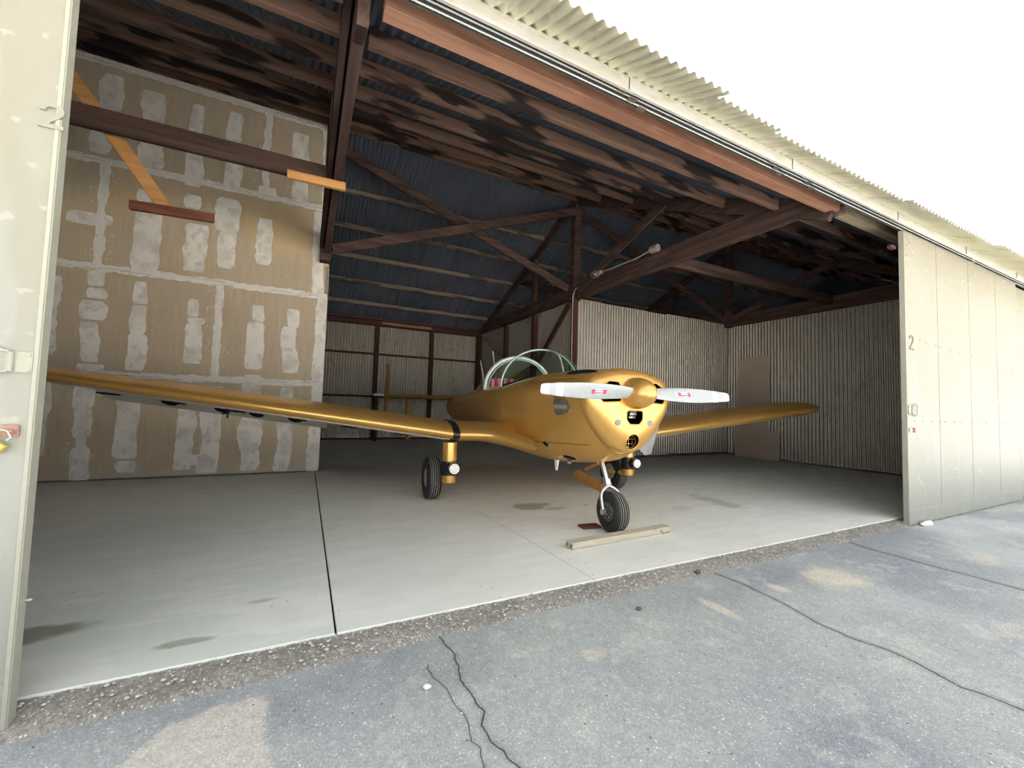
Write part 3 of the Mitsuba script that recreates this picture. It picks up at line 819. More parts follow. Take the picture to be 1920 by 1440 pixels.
def ring(a, half_p=None):
    h = half(a) if half_p is None else half_p
    w = np.vstack([h, np.c_[-h[-2:0:-1, 0], h[-2:0:-1, 1]]])
    return np.c_[w[:, 0], np.full(len(w), a), w[:, 1]]
def surf_w(a, z):
    """half width of the body at height z, below its widest shoulder curve."""
    h = half(a)
    i = np.argsort(h[:, 1])
    return float(np.interp(z, h[i, 1], h[i, 0]))
def surf_top(a, x):
    h = half(a)
    k = int(np.argmax(h[:, 0]))
    return float(np.interp(abs(x), h[:k + 1, 0], h[:k + 1, 1]))

# nose bowl: domed shell with openings
h0 = half(.17)
cz = 1.03
def bowl(scale, off):
    rs = []
    for s in (.02, .2, .4, .58, .72, .83, .91, .96, .99, 1.0):
        a = .17 - (.125 - off) * math.sqrt(max(0, 1 - s ** 4))
        hh = np.c_[h0[:, 0] * s * scale, cz + (h0[:, 1] - cz) * s * scale]
        rs.append(ring(a, hh))
    hh = np.c_[h0[:, 0] * scale, cz + (h0[:, 1] - cz) * scale]
    rs.append(ring(.182 + (.05 if off else 0), hh))
    return loft(rs)
def rounded(pts, r):
    return Polygon(pts).buffer(-r).buffer(r, quad_segs=6)
def hole(poly):
    return mani(prism_y(poly, -.1, .34))
inlet = rounded([(.125, 1.055), (.28, 1.045), (.318, 1.09), (.295, 1.17), (.22, 1.212), (.145, 1.207), (.123, 1.16)], .022)
from shapely import affinity
mid_open = rounded([(-.08, .99), (.08, .99), (.078, .92), (.045, .88), (-.045, .88), (-.078, .92)], .028)
low = Polygon([(.062 * math.cos(q), .745 + .062 * math.sin(q)) for q in np.linspace(0, 2 * PI, 32, endpoint=False)])
B = mani(bowl(1.0, 0)) - mani(bowl(.965, .012))
for g in (inlet, affinity.scale(inlet, -1, 1, origin=(0, 0)), mid_open, low):
    B = B - hole(g)
bowl_key = ap('nose_bowl', tri(B), 'm_gold', smooth=35)
# rolled lips of the openings: follow the dome surface
def dome_a(x, z):
    k = np.argmin(np.abs(np.arctan2(h0[:, 0], h0[:, 1] - cz) - math.atan2(abs(x), z - cz)))
    R = math.hypot(h0[k, 0], h0[k, 1] - cz)
    s = min(1.0, math.hypot(x, z - cz) / R)
    return .17 - .125 * math.sqrt(max(0, 1 - s ** 4))
def lip(poly, r=.006):
    c = np.array(poly.exterior.segmentize(.02).coords)[:-1]
    return tube([(x, dome_a(x, z) + .002, z) for x, z in c], r, 6, closed=True)
for g in (inlet, affinity.scale(inlet, -1, 1, origin=(0, 0)), mid_open, low):
    ap('nose_bowl__opening_lip', lip(g), 'm_gold', smooth=True)
for s in (-1, 1):
    x, z = .15 * s, .895
    a = dome_a(x, z)
    ap('nose_bowl__plug', lathe([(0, -.004), (.023, -.004), (.023, .008), (0, .008)], 'y', 20).apply_translation([x, a, z]), 'm_flap_grey', label='grey round plug on the nose bowl')
# engine behind the openings
ap('black_bay_shell', loft([np.c_[g[:, 0] * .925, g[:, 1], 1.0 + (g[:, 2] - 1.0) * .925] for g in (ring(a) for a in np.linspace(.16, .71, 8))], cap=False), 'm_black_matte')  # black shell added so the bay reads as shade behind the openings
ap('engine', trimesh.convex.convex_hull(np.array([[x, a, z] for a in (.50, .70) for x, z in ((-.33, 1.24), (.33, 1.24), (-.33, 1.02), (.33, 1.02), (-.13, .68), (.13, .68))])), 'm_black_matte')
for s in (-1, 1):
    fins = cat([cyl((s * (.14 + .02 * k), .27, 1.13), (s * (.14 + .02 * k) + .006, .27, 1.13), .055, 16) for k in range(7)])
    ap('engine__cylinder', fins, 'm_engine')
ap('engine__starter', cat([cyl((-.005, .13, .965), (.06, .13, .965), .030, 16), box(.0, .065, .115, .16, .925, .945, .003)]), 'm_steel', label='bright starter housing seen through the centre opening')
ap('engine__intake_screen', cat([tube([(.052 * math.cos(q) + .02, .125, .745 + .052 * math.sin(q)) for q in np.linspace(0, 2 * PI, 24, endpoint=False)], .003, 6, closed=True)] + [cyl((-.03, .125, .745 + d), (.07, .125, .745 + d), .002, 6) for d in (-.018, .018)] + [cyl((.02 + d, .125, .70), (.02 + d, .125, .79), .002, 6) for d in (-.018, .018)]), 'm_rivet')
# fuselage
sts = np.r_[np.linspace(.184, 1.0, 19), np.linspace(1.07, 2.6, 24), np.linspace(2.7, 5.95, 24)]
end = half(5.95)
tail = [ring(5.95 + .16 * t, np.c_[end[:, 0] * math.sqrt(1 - t * t), .93 + (end[:, 1] - .93) * math.sqrt(1 - t * t)]) for t in (.3, .6, .82, .95)]
F = mani(loft([ring(a) for a in sts] + tail))
bay = loft([np.c_[g[:, 0] * .94, g[:, 1], 1.0 + (g[:, 2] - 1.0) * .94] for g in (ring(a) for a in np.linspace(.17, .72, 8))])
F = F - mani(bay)
# cockpit opening
def sill_plan(m=0.0):
    th = np.linspace(0, PI, 25)
    front = [((.45 - m) * math.cos(q), 1.75 - (.34 - m) * math.sin(q)) for q in th]
    return Polygon([(.44 - m, 2.42 - m)] + front + [(-.44 + m, 2.42 - m)])
cav = trimesh.creation.extrude_polygon(sill_plan(), .9, engine='earcut')
cav.apply_translation([0, 0, .66])
F = F - mani(cav)
ap('fuselage', tri(F), 'm_gold', smooth=35)
ap('cockpit_floor', trimesh.creation.extrude_polygon(sill_plan(.01), .03, engine='earcut').apply_translation([0, 0, .665]), 'm_black_matte')
# dark coaming lining the opening
th = np.linspace(0, PI, 40)
coam = [((.455) * math.cos(q), 1.75 - .35 * math.sin(q), surf_top(1.75 - .35 * math.sin(q), .455 * math.cos(q)) + .004) for q in th]
ap('glare_shield', tube(coam, .016, 8), 'm_black_matte', smooth=True)
gs = Polygon([(.43 * math.cos(q), 1.74 - .33 * math.sin(q)) for q in th])
ap('instrument_panel', trimesh.creation.extrude_polygon(gs, .03, engine='earcut').apply_translation([0, 0, 1.225]), 'm_black_matte')
ap('instrument_panel__face', box(-.42, .42, 1.70, 1.73, .95, 1.24, .006), 'm_black_matte')
# seats
for s in (-1, 1):
    sk = ap('seat', box(s * .215 - .19, s * .215 + .19, 2.0, 2.36, .70, .84, .04), 'm_red_seat', label='red striped seat')
    for i in range(9):
        x = s * .215 - .17 + i * .0425
        p0, p1 = (x, 2.27, .80), (x, 2.37, 1.345 - .02 * abs(i - 4) / 4)
        ap(sk + '__backrest_roll', tube([p0, ((p0[0] + p1[0]) / 2, 2.32, 1.04), p1], .026, 10), 'm_red_seat' if i % 2 else 'm_pink_seat', smooth=True)
ap('rear_bulkhead', box(-.42, .42, 2.405, 2.415, .7, 1.2, .003), 'm_grey_lining')
# windshield and canopy frames
q = np.linspace(0, PI, 41)
arch = np.c_[.49 * np.cos(q), 1.75 - .05 * np.sin(q), 1.205 + .445 * np.sin(q) ** .92]
ap('windshield_frame', tube(arch, .014, 10), 'm_frame_green', smooth=True, label='pale green windshield arch')
base = np.c_[.49 * np.cos(q), 1.75 - .42 * np.sin(q), [surf_top(1.75 - .42 * math.sin(k), .49 * math.cos(k)) for k in q]]
base[0, 2] = base[-1, 2] = 1.205
rows_g = []
for t_ in np.linspace(0, 1, 10):
    g = arch * (1 - t_) + base * t_
    bul = .10 * math.sin(PI * t_) * np.sin(q)
    g = g + np.c_[.25 * bul * np.cos(q), -bul * .5, bul * .75]
    rows_g.append(g)
G = np.array(rows_g)
gi, gj = np.meshgrid(np.arange(9), np.arange(40), indexing='ij')
gq = (gi * 41 + gj).ravel()
ap('windshield', (G.reshape(-1, 3), np.c_[gq, gq + 1, gq + 42, gq + 41]), 'm_glass', smooth=True, label='clear green tinted windshield')
ap('windshield_post', tube(G[:, 18], .011, 8), 'm_frame_green', smooth=True)
ap('windshield_base_strip', tube(base[1:-1], .008, 8), 'm_frame_green', smooth=True)
hoop = np.c_[.465 * np.cos(q), 2.42 + 0 * q, 1.19 + .44 * np.sin(q) ** .92]
ap('canopy_hoop', tube(hoop, .026, 10), 'm_frame_white', smooth=True, label='white rear canopy hoop')
ap('canopy_hoop__inner_rim', tube(hoop * [.93, 1, 1] + [0, -.02, -.03], .009, 8), 'm_frame_green', smooth=True)
rear = []
for t_ in np.linspace(0, 1, 10):
    a = 2.43 + 1.15 * t_
    top = 1.63 * (1 - t_) ** 1.0 + t_ * (surf_top(3.58, 0) + .004)
    top = 1.63 - (1.63 - surf_top(3.58, 0)) * t_ ** 1.15
    wb = min(.46 * (1 - .45 * t_), half(a)[:, 0].max() - .02)
    zz = np.array([max(surf_top(a, wb * math.cos(k)) - .004, surf_top(a, wb) + (top - surf_top(a, wb)) * math.sin(k) ** .9) for k in q])
    rear.append(np.c_[wb * np.cos(q), np.full(41, a), zz])
RG = np.array(rear)
def grid(G_, j0, j1):
    g = G_[:, j0:j1 + 1]
    R_, C_ = g.shape[:2]
    a_, b_ = np.meshgrid(np.arange(R_ - 1), np.arange(C_ - 1), indexing='ij')
    k_ = (a_ * C_ + b_).ravel()
    return (g.reshape(-1, 3), np.c_[k_, k_ + 1, k_ + C_ + 1, k_ + C_])
def thick(G_, j0, j1, th_):
    g = G_[:, j0:j1 + 1]
    ctr = np.array([0, 0, 1.15])
    def inn(p):
        d = p * [1, 0, 1] - [0, 0, 1.15]
        return p - th_ * d / (np.linalg.norm(d, axis=1, keepdims=True) + 1e-6)
    return loft([np.vstack([r, inn(r)[::-1]]) for r in g])
ap('rear_window', grid(RG, 0, 15), 'm_glass', smooth=True, label='clear rear quarter window')
ap('rear_window', grid(RG, 24, 40), 'm_glass', smooth=True, label='clear rear quarter window')
ap('turtle_deck', thick(RG, 15, 24, .012), 'm_grey_lining', smooth=40)
ap('turtle_deck__lining', thick(RG * [.96, 1, 1] + [0, .01, -.02], 14, 25, .006), 'm_grey_lining', smooth=40)
ap('rear_window_frame', tube(RG[:, 15], .010, 8), 'm_frame_green', smooth=True)
ap('rear_window_frame', tube(RG[:, 24], .010, 8), 'm_frame_green', smooth=True)
# antennas
ap('antenna', tube([(-.09, 3.05, 1.28), (-.10, 3.12, 1.5), (-.115, 3.2, 1.80)], .0075, 8), 'm_white', smooth=True, label='white whip antenna')
ap('antenna', tube([(-.20, 3.25, 1.22), (-.22, 3.3, 1.42), (-.24, 3.4, 1.665)], .0075, 8), 'm_white', smooth=True, label='white whip antenna')
# spinner and propeller
spin = [(0, .30)] + [(.122 * (1 - (t_ ** 2.3)) ** .52, .085 - .215 * t_) for t_ in np.linspace(1, 0, 22)] + [(.122, .085)]
prof = [(.122 * max(0, 1 - t_ ** 2.3) ** .52, -.13 + .215 * (1 - t_)) for t_ in np.linspace(1, 0, 24)]
HZ = 1.122
ap('spinner', lathe([(0.0, prof[0][1])] + prof[1:] + [(.118, .09), (0, .09)], 'y', 48).apply_translation([0, -.03, HZ]), 'm_gold', smooth=40)
for k in range(6):
    g = k * PI / 3 + .4
    ap('spinner__screw', trimesh.creation.icosphere(1, .006).apply_translation([.119 * math.cos(g), .015, HZ + .119 * math.sin(g)]), 'm_rivet')
def blade_section(r):
    R = [.06, .10, .2, .35, .47, .6, .75, .86, .92, .935]
    c = np.interp(r, R, [.075, .085, .108, .121, .124, .117, .099, .082, .07, .05])
    tt = np.interp(r, [.06, .15, .4, .935], [.05, .034, .02, .008])
    be = math.radians(np.interp(r, [.06, .3, .6, .935], [34, 26, 17, 12]))
    g = np.linspace(0, 2 * PI, 28, endpoint=False)
    u, w = .5 * c * np.cos(g), .5 * tt * np.sin(g) * (1 + .1 * np.cos(g))
    return u, w, be
PL = {-1: .905, 1: .955}
def blade(s, r0, r1, n=8):
    rs = []
    for r in np.linspace(r0, r1, n):
        u, w, be = blade_section(r)
        b_ = be * s
        z = u * math.cos(b_) - w * math.sin(b_)
        a = u * math.sin(b_) + w * math.cos(b_)
        rs.append(np.c_[np.full(len(u), s * r * PL[s]), a - .03, HZ + z])
    return loft(rs)
for s in (-1, 1):
    bk = ap('propeller_blade', blade(s, .07, .742, 18), 'm_blade', smooth=40)
    ap(bk + '__tip_stripe', blade(s, .742, .806, 4), 'm_white', smooth=40, label='white tip stripe')
    ap(bk + '__tip_band', blade(s, .806, .866, 4), 'm_blade', smooth=40)
    ap(bk + '__tip_stripe', blade(s, .866, .934, 6), 'm_white', smooth=40, label='white tip')
    # badge on the blade face: cyan rings above and below a red banner with white lettering bars
    r0 = .425
    u, w, be = blade_section(r0)
    def on_blade(pg, lift):
        m = trimesh.creation.extrude_polygon(pg, .0008, engine='earcut')
        v = m.vertices.copy()
        b_ = be * s
        uu, ww = v[:, 1], -.0105 - lift - v[:, 2]
        ww = ww * np.sqrt(np.clip(1 - (uu / .068) ** 2, .1, 1))
        m.vertices = np.c_[s * r0 * PL[s] + v[:, 0], uu * math.sin(b_) + ww * math.cos(b_) - .03, HZ + uu * math.cos(b_) - ww * math.sin(b_)]
        if m.volume < 0:
            m.invert()
        return m
    el = Polygon([(.036 * math.cos(k), .026 * math.sin(k)) for k in np.linspace(0, 2 * PI, 30, endpoint=False)])
    ban = Polygon([(-.058, .014), (-.03, .006), (.03, .010), (.058, .016), (.058, -.014), (.03, -.008), (-.03, -.012), (-.058, -.012)]).buffer(.003)
    wav = Polygon([(-.034, .004), (0, .008), (.034, .006), (.034, -.005), (0, -.004), (-.034, -.008)])
    ap(bk + '__badge_ring', on_blade(el, .0), 'm_decal_cyan', label='pale blue oval of the blade badge')
    ap(bk + '__badge_banner', on_blade(ban, .0007), 'm_decal_red', label='red banner of the blade badge')
    ap(bk + '__badge_stripe', on_blade(wav, .0014), 'm_white', label='white wavy stripe of the blade badge')
# cowl vents, side louvre, seams and small fittings
def cowl_vent(x0, x1, a0, a1, w):
    rs = []
    for t_ in np.linspace(0, 1, 9):
        a = a0 + (a1 - a0) * t_
        k = (math.sin(PI * min(max(t_ * .94 + .03, 0), 1))) ** .45
        g = np.linspace(0, 2 * PI, 20, endpoint=False)
        xx = x0 + (x1 - x0) * t_ + w * k * np.cos(g)
        rs.append(np.c_[xx, np.full(20, a), [surf_top(a, v_) + .020 * k * max(0, math.sin(u_)) - (.006 if math.sin(u_) <= 0 else 0) for v_, u_ in zip(xx, g)]])
    return loft(rs)
for s in (-1, 1):
    ap('cowl_vent', cowl_vent(s * .255, s * .315, .18, .55, .034), 'm_black', smooth=50, label='black louvred cowl vent')
def side_point(a, z, s=-1, off=.0):
    return np.array([s * (surf_w(a, z) + off), a, z])
def side_plate(outline, off, th_, s=-1):
    pg = Polygon(outline)
    m = trimesh.creation.extrude_polygon(pg.segmentize(.015), th_, engine='earcut')
    v = m.vertices.copy()
    m.vertices = np.array([side_point(p[0], p[1], s, off + p[2]) for p in v])
    if m.volume < 0:
        m.invert()
    return m
lou = [(.50, 1.01)] + [(.50 + .22 * (1 - math.cos(k)) ** .9 * .55, 1.01 + .075 * math.sin(k)) for k in np.linspace(.2, PI / 2, 8)] + [(.655, 1.09), (.67, 1.04), (.672, .97), (.655, .93)] + [(.50 + .22 * (1 - math.cos(k)) ** .9 * .55, 1.01 - .075 * math.sin(k)) for k in np.linspace(PI / 2, .2, 8)]
lou = [(.31 + (p[0] - .5) * 1.45, p[1]) for p in lou]
for s in (-1, 1):
    lk = ap('cooling_louvre', side_plate(lou, .001, .004, s), 'm_slate', label='grey ribbed cooling louvre on the cowl side')
    for z in (.945, .965, 1.035, 1.055):
        pts = [side_point(a, z, s, .007) for a in np.linspace(.43, .535, 5)]
        ap(lk + '__rib', tube(pts, .004, 6), 'm_hub_dark')
    for a in np.linspace(.37, .54, 8):
        ap(lk + '__tooth', tube([side_point(a, .987, s, .006), side_point(a, 1.015, s, .006)], .0035, 6), 'm_hub')
def seam(pts, r=.0035):
    return tube(pts, r, 6)
ap('cowl_seam', tube(ring(.183)[::2] * [1.002, 1, 1], .004, 6, closed=True), 'm_gold_seam')
for s in (-1, 1):
    ap('cowl_seam', seam([side_point(a, 1.235 + .012 * (a - .3), s, .0) for a in np.linspace(.31, 1.15, 16)]), 'm_gold_seam')
    ap('cowl_seam', seam([side_point(a, .70 - .05 * (a - .3), s, .0) for a in np.linspace(.31, 1.0, 14)]), 'm_gold_seam')
    ap('fuselage__panel_seam', seam([side_point(1.62 + .0 * z, z, s, -.001) for z in np.linspace(.75, 1.17, 12)], .003), 'm_gold_seam')
rv = []
def rivet(p):
    rv.append(trimesh.creation.icosphere(1, .0042).apply_translation(p))
for s in (-1, 1):
    for a in np.linspace(.33, 1.5, 22):
        rivet(side_point(a, 1.25 + .0 * a, s, .001))
    for a in np.linspace(.35, 1.0, 11):
        rivet(side_point(a, .715 - .05 * (a - .3), s, .001))
    for z in np.linspace(.72, 1.17, 17):
        rivet(side_point(1.64, z, s, .001))
        rivet(side_point(1.02, z * .9 + .06, s, .001))
    for a in np.linspace(1.05, 1.6, 12):
        rivet(side_point(a, .82, s, .001))
ap('fuselage__rivets', cat(rv), 'm_rivet')
labels[A + '__fuselage__rivets'] = {'kind': 'stuff', 'label': 'rows of small rivets'}
for a, z in ((.32, .97), (.32, .80)):
    ap('cowl_latch', beam(side_point(a, z + .012, -1, .008), side_point(a + .03, z - .012, -1, .008), .01, .008), 'm_rivet')
ap('exhaust_stub', cyl((-.17, .74, .56), (-.20, .69, .505), .019, 16), 'm_steel', label='bright exhaust stub')
ap('exhaust_cutout', side_plate([(.70 + .06 * math.cos(k), .548 + .02 * math.sin(k)) for k in np.linspace(0, 2 * PI, 20, endpoint=False)], .0005, .002), 'm_black_matte')
ap('drain_mast', trimesh.convex.convex_hull(np.array([(-.19, .90, .50), (-.21, .90, .50), (-.19, .96, .50), (-.21, .96, .50), (-.195, .92, .40), (-.205, .92, .40), (-.195, .95, .40), (-.205, .95, .40)])), 'm_white', label='small white mast under the belly')
ap('vent_scoop', side_plate([(.815, .655), (.84, .68), (.865, .66), (.84, .635)], .0, .012), 'm_black_matte')
# grey cowl cheek panel hanging open on the right side of the nose
pl_pts = [(.372, .30, 1.03), (.415, .42, .60), (.50, .34, .615), (.46, .28, 1.02)]
ap('open_cowl_panel', trimesh.convex.convex_hull(np.array([[p[0] + d, p[1] + d * .3, p[2]] for p in ((.375, .36, 1.02), (.27, .36, .675), (.335, .33, .605), (.395, .33, .615), (.50, .30, 1.0)) for d in (0, .008)])), 'm_flap_grey', label='grey cowl panel hanging open beside the nose')
# ---- wings
def foil(n=36):
    b = np.linspace(0, PI, n)
    x = .5 * (1 - np.cos(b))
    t_ = .135
    yt = 5 * t_ * (.2969 * np.sqrt(x) - .126 * x - .3516 * x ** 2 + .2843 * x ** 3 - .1036 * x ** 4)
    m_, p_ = .025, .35
    yc = np.where(x < p_, m_ / p_ ** 2 * (2 * p_ * x - x * x), m_ / (1 - p_) ** 2 * (1 - 2 * p_ + 2 * p_ * x - x * x))
    return x, yc + yt, yc - yt
fx, fu, fl = foil()
def wing_ring(lx, le, chord, z, tk=1.0):
    x = np.r_[fx, fx[-2:0:-1]]
    y = np.r_[fu, fl[-2:0:-1]] * tk
    inc = math.radians(2.5)
    return np.c_[np.full(len(x), lx), le + chord * (x * math.cos(inc)), z - chord * x * math.sin(inc) + chord * y]
LE, CH, ZW, XJ, XT = 1.31, 1.50, .70, 1.065, 4.57
def tip_params(t_):
    k = math.sqrt(max(0, 1 - t_ ** 3.0))
    return k
for s, dih in ((-1, 7.8), (1, 6.7)):
    tks = (lambda x: float(np.interp(x, [1.065, 3.1, 4.0, 4.57], [1.0, .84, .64, .55]))) if s < 0 else (lambda x: 1.02)
    wk = ap('wing', loft([wing_ring(s * x, LE, CH, ZW) for x in np.linspace(.38, XJ, 5)]), 'm_gold', smooth=40) if s < 0 else ap('wing', loft([wing_ring(s * x, LE, CH, ZW) for x in np.linspace(.38, XJ, 5)]), 'm_gold', smooth=40)
    # fillet into the fuselage
    rs = []
    for t_ in np.linspace(0, 1, 9):
        x = .86 - .41 * t_
        k = t_ ** 1.9
        rr = wing_ring(s * x, LE - .46 * k, CH + .62 * k, ZW - .075 * k)
        top = rr[:, 2] > (ZW + .0)
        rr[:, 2] = ZW - .075 * k + (rr[:, 2] - ZW + .075 * k) * (1.0 - .42 * k)
        rs.append(rr)
    ap(wk + '__root_fillet', loft(rs), 'm_gold', smooth=40)
    zj = lambda x: ZW + (x - XJ) * math.tan(math.radians(dih))
    out = [wing_ring(s * x, LE, CH, zj(x), tks(x)) for x in np.linspace(XJ + .045, 3.85, 12)]
    for t_ in (.2, .4, .58, .74, .87, .95, .99):
        x = 3.85 + (XT - 3.85) * t_
        k = tip_params(t_)
        c = CH * (.12 + .88 * k)
        out.append(wing_ring(s * x, LE + (CH - c) * .34, c, zj(x) + .02 * (1 - k), (.6 + .4 * k) * tks(x)))
    ap(wk + '__outer_panel', loft(out), 'm_gold', smooth=40)
    ap(wk + '__gap_strip', loft([wing_ring(s * x, LE - .006, CH + .01, ZW + .0 + max(0, x - XJ) * .1, 1.045) for x in (XJ - .015, XJ + .02, XJ + .052)]), 'm_black', smooth=40, label='black gap strip at the wing joint')
    # silver underside skin, following the lower surface
    us = []
    for x in np.linspace(XJ + .07, 4.1, 12):
        rr = wing_ring(s * x, LE, CH, zj(x), tks(x))
        lowp = rr[len(fx):][::-1][4:-1]
        lowp = lowp[lowp[:, 1].argsort()]
        us.append(lowp)
    def skin(rows_, th_):
        rs_ = [np.vstack([r - [0, 0, .0015], (r - [0, 0, .0015 + th_])[::-1]]) for r in rows_]
        return loft(rs_)
    ap(wk + '__underside_skin', skin(us, .002), 'm_silver_skin', smooth=40, label='silver grey underside of the wing')
    for x in (1.55, 2.05, 2.5, 3.0, 3.45, 3.9):
        for ca in (.32,) if x > 2.2 else (.32, .6):
            zz = zj(x) - CH * ca * math.sin(math.radians(2.5)) + CH * np.interp(ca, fx, fl) - .008
            ap(wk + '__inspection_cover', lathe([(0, -.003), (.075, -.003), (.075, .003), (0, .003)], 'z', 24).apply_transform(trimesh.transformations.rotation_matrix(-s * math.radians(dih), [0, 1, 0])).apply_translation([s * x, LE + CH * ca, zz]), 'm_black_matte')
    # drooping aileron
    al = []
    for x in np.linspace(2.29, 4.34, 7):
        le, c = LE + CH * .80, CH * .25
        z0 = zj(x) - CH * .8 * math.sin(math.radians(2.5)) - .005
        dr_ = math.radians(24)
        xx = np.array([0, .1, .5, 1, .5, .1])
        yy = np.array([0, .028, .016, 0, -.016, -.028])
        al.append(np.c_[np.full(6, s * x), le + c * (xx * math.cos(dr_)) + yy * math.sin(dr_), z0 - c * xx * math.sin(dr_) + yy])
    ak = ap(wk + '__aileron', loft(al), 'm_silver_skin', label='drooping silver grey aileron')
    for x in (2.62, 3.0, 3.32, 3.78):
        zc = zj(x) - CH * .8 * math.sin(math.radians(2.5)) - .005
        u_ = .45 * CH * .25
        q_ = np.array([s * x, LE + CH * .80 + u_ * math.cos(dr_) - .020 * math.sin(dr_), zc - u_ * math.sin(dr_) - .020 * math.cos(dr_)])
        m = lathe([(0, -.003), (.07, -.003), (.07, .003), (0, .003)], 'z', 24)
        m.apply_transform(trimesh.transformations.rotation_matrix(-dr_ - .07, [1, 0, 0]))
        m.apply_transform(trimesh.transformations.rotation_matrix(-s * math.radians(dih), [0, 1, 0]))
        ap(ak + '__drain_cover', m.apply_translation(q_), 'm_black_matte')
    # main gear
    GX_, WX, GA, WA = {-1: -1.11, 1: 1.03}, {-1: -1.215, 1: 1.07}, 1.47, 1.81
    ap('main_gear', lathe([(0, .225), (.066, .225), (.07, .235), (.07, .62), (0, .62)], 'z', 32).apply_translation([GX_[s], GA, 0]), 'm_gold', smooth=40)
    gk = 'main_gear' if s < 0 else 'main_gear_001'
    arm_pts = [(GX_[s], GA, .25), (GX_[s], GA + .17, .235), (WX[s] - s * .05, WA, .2165)]
    ap(gk + '__trailing_arm', tube(arm_pts, .032, 12), 'm_yellow', smooth=True, label='yellowish trailing arm')
    ap(gk + '__brake_line', tube([(GX_[s], GA + .06, .33), (GX_[s] + s * .03, GA + .2, .31), (WX[s] - s * .05, WA - .03, .27)], .008, 6), 'm_black')
    # wheel
    R_, W_ = .217, .078
    tp = [(.10, -.062), (.16, -W_), (.19, -.073), (.206, -.060), (R_, -.047)]
    tread = []
    for c in (-.034, -.0115, .0115, .034):
        tread += [(R_, c - .004), (R_ - .007, c - .0035), (R_ - .007, c + .0035), (R_, c + .004)]
    tp = tp + tread + [(R_, .047), (.206, .060), (.19, .073), (.16, W_), (.10, .062)]
    tk_ = ap(gk + '__tyre', lathe(tp + [(.10, -.062)], 'x', 56).apply_translation([WX[s], WA, .2175]), 'm_tyre', smooth=30, label='black ribbed tyre')
    bands = [(-.046, -.039), (-.029, -.0165), (-.0065, .0065), (.0165, .029), (.039, .046)]
    for b0, b1 in bands:
        ap(tk_ + '__tread_rib', lathe([(R_ - .004, b0), (R_ + .0012, b0), (R_ + .0012, b1), (R_ - .004, b1), (R_ - .004, b0)], 'x', 56).apply_translation([WX[s], WA, .2182]), 'm_tread', smooth=30)
    ap(gk + '__wheel_hub', lathe([(0, -.062), (.085, -.066), (.104, -.055), (.104, .055), (.085, .066), (0, .062)], 'x', 40).apply_translation([WX[s], WA, .2175]), 'm_hub', smooth=30, label='grey wheel hub')
    # landing light
    lc = np.array([GX_[s] + .02, GA - .12, .375])
    ap(gk + '__light_housing', lathe([(0, .0), (.05, .0), (.066, .02), (.066, .11), (.056, .115), (0, .08)], 'y', 28).apply_transform(trimesh.transformations.rotation_matrix(PI, [0, 0, 1])).apply_translation(lc + [0, .09, 0]), 'm_black', smooth=35, label='black landing light housing')
    ap(gk + '__light_clamp', lathe([(.069, .265), (.078, .265), (.078, .40), (.069, .40), (.069, .265)], 'z', 28).apply_translation([GX_[s], GA, .035]), 'm_black', smooth=35)
    ap(gk + '__light_reflector', lathe([(0, -.006), (.03, -.004), (.052, .004), (.052, .010), (0, .006)], 'y', 28).apply_translation(lc + [0, -.024, 0]), 'm_white', smooth=35)
    for k in range(7):
        g = k * PI / 3
        rr = .0 if k == 6 else .028
        ap(gk + '__light_emitter', trimesh.creation.icosphere(2, .008).apply_translation(lc + [0, -.014, 0] + [rr * math.cos(g), -.012, rr * math.sin(g)]), 'm_lamp_reflector', smooth=True)
# pitot mast under the left wing
ap('pitot_tube', cat([cyl((-2.99, LE + .16, .92), (-2.99, LE + .16, .825), .006, 8), cyl((-2.99, LE + .0, .868), (-2.99, LE + .20, .868), .006, 8)]), 'm_black_matte')
# ---- tail
tz = 1.12
stab = []
for x in np.linspace(-1.38, 1.38, 9):
    c = .72
    stab.append(np.c_[np.full(len(np.r_[fx, fx[-2:0:-1]]), x), 5.45 + c * np.r_[fx, fx[-2:0:-1]], tz + c * .6 * np.r_[fu, -fu[-2:0:-1]]])
tk = ap('tailplane', loft(stab), 'm_gold', smooth=40)
for s in (-1, 1):
    e = np.linspace(0, 2 * PI, 40, endpoint=False)
    pg = Polygon([(5.86 + .40 * math.cos(k) * (1.0 + .08 * math.sin(k)), 1.285 + .475 * math.sin(k)) for k in e])
    rs = []
    for w_, sc_ in ((-.022, .86), (-.016, .96), (0, 1.0), (.016, .96), (.022, .86)):
        c = np.array(affinity.scale(pg, sc_, sc_).exterior.coords)[:-1]
        rs.append(np.c_[np.full(len(c), s * 1.395 + w_), c])
    ap('tail_fin', loft(rs), 'm_gold', smooth=50)
# ---- nose gear
top = np.array([-.02, .44, .52])
col = np.array([-.02, .375, .395])
ax = np.array([-.02, .285, .1645])
ap('nose_gear', tube([top + (top - col) * .5, top, col], .022, 16), 'm_steel', smooth=40)
ap('nose_gear__collar', cyl(col + (top - col) * .05, col - (top - col) * .28, .034, 20), 'm_steel', smooth=40)
fk = col - (top - col) * .30
for s in (-1, 1):
    pts = []
    for t_ in np.linspace(0, 1, 14):
        x = s * .088 * math.sin(min(1, t_ * 1.9) * PI / 2)
        p = fk * (1 - t_) + ax * t_
        p = p + np.array([x - .02 - p[0], 0, .035 * math.sin(min(1, t_ * 2) * PI / 2) * (1 - t_)])
        pts.append(p)
    ap('nose_gear__fork_leg', tube(pts, .016, 12), 'm_steel', smooth=40)
    ap('nose_gear__axle_nut', cyl(ax + [s * .075, 0, 0], ax + [s * .105, 0, 0], .024, 16), 'm_steel')
R_, W_ = .1625, .068
tp = [(.078, -.05), (.112, -W_), (.139, -.062), (.155, -.049), (R_, -.036)]
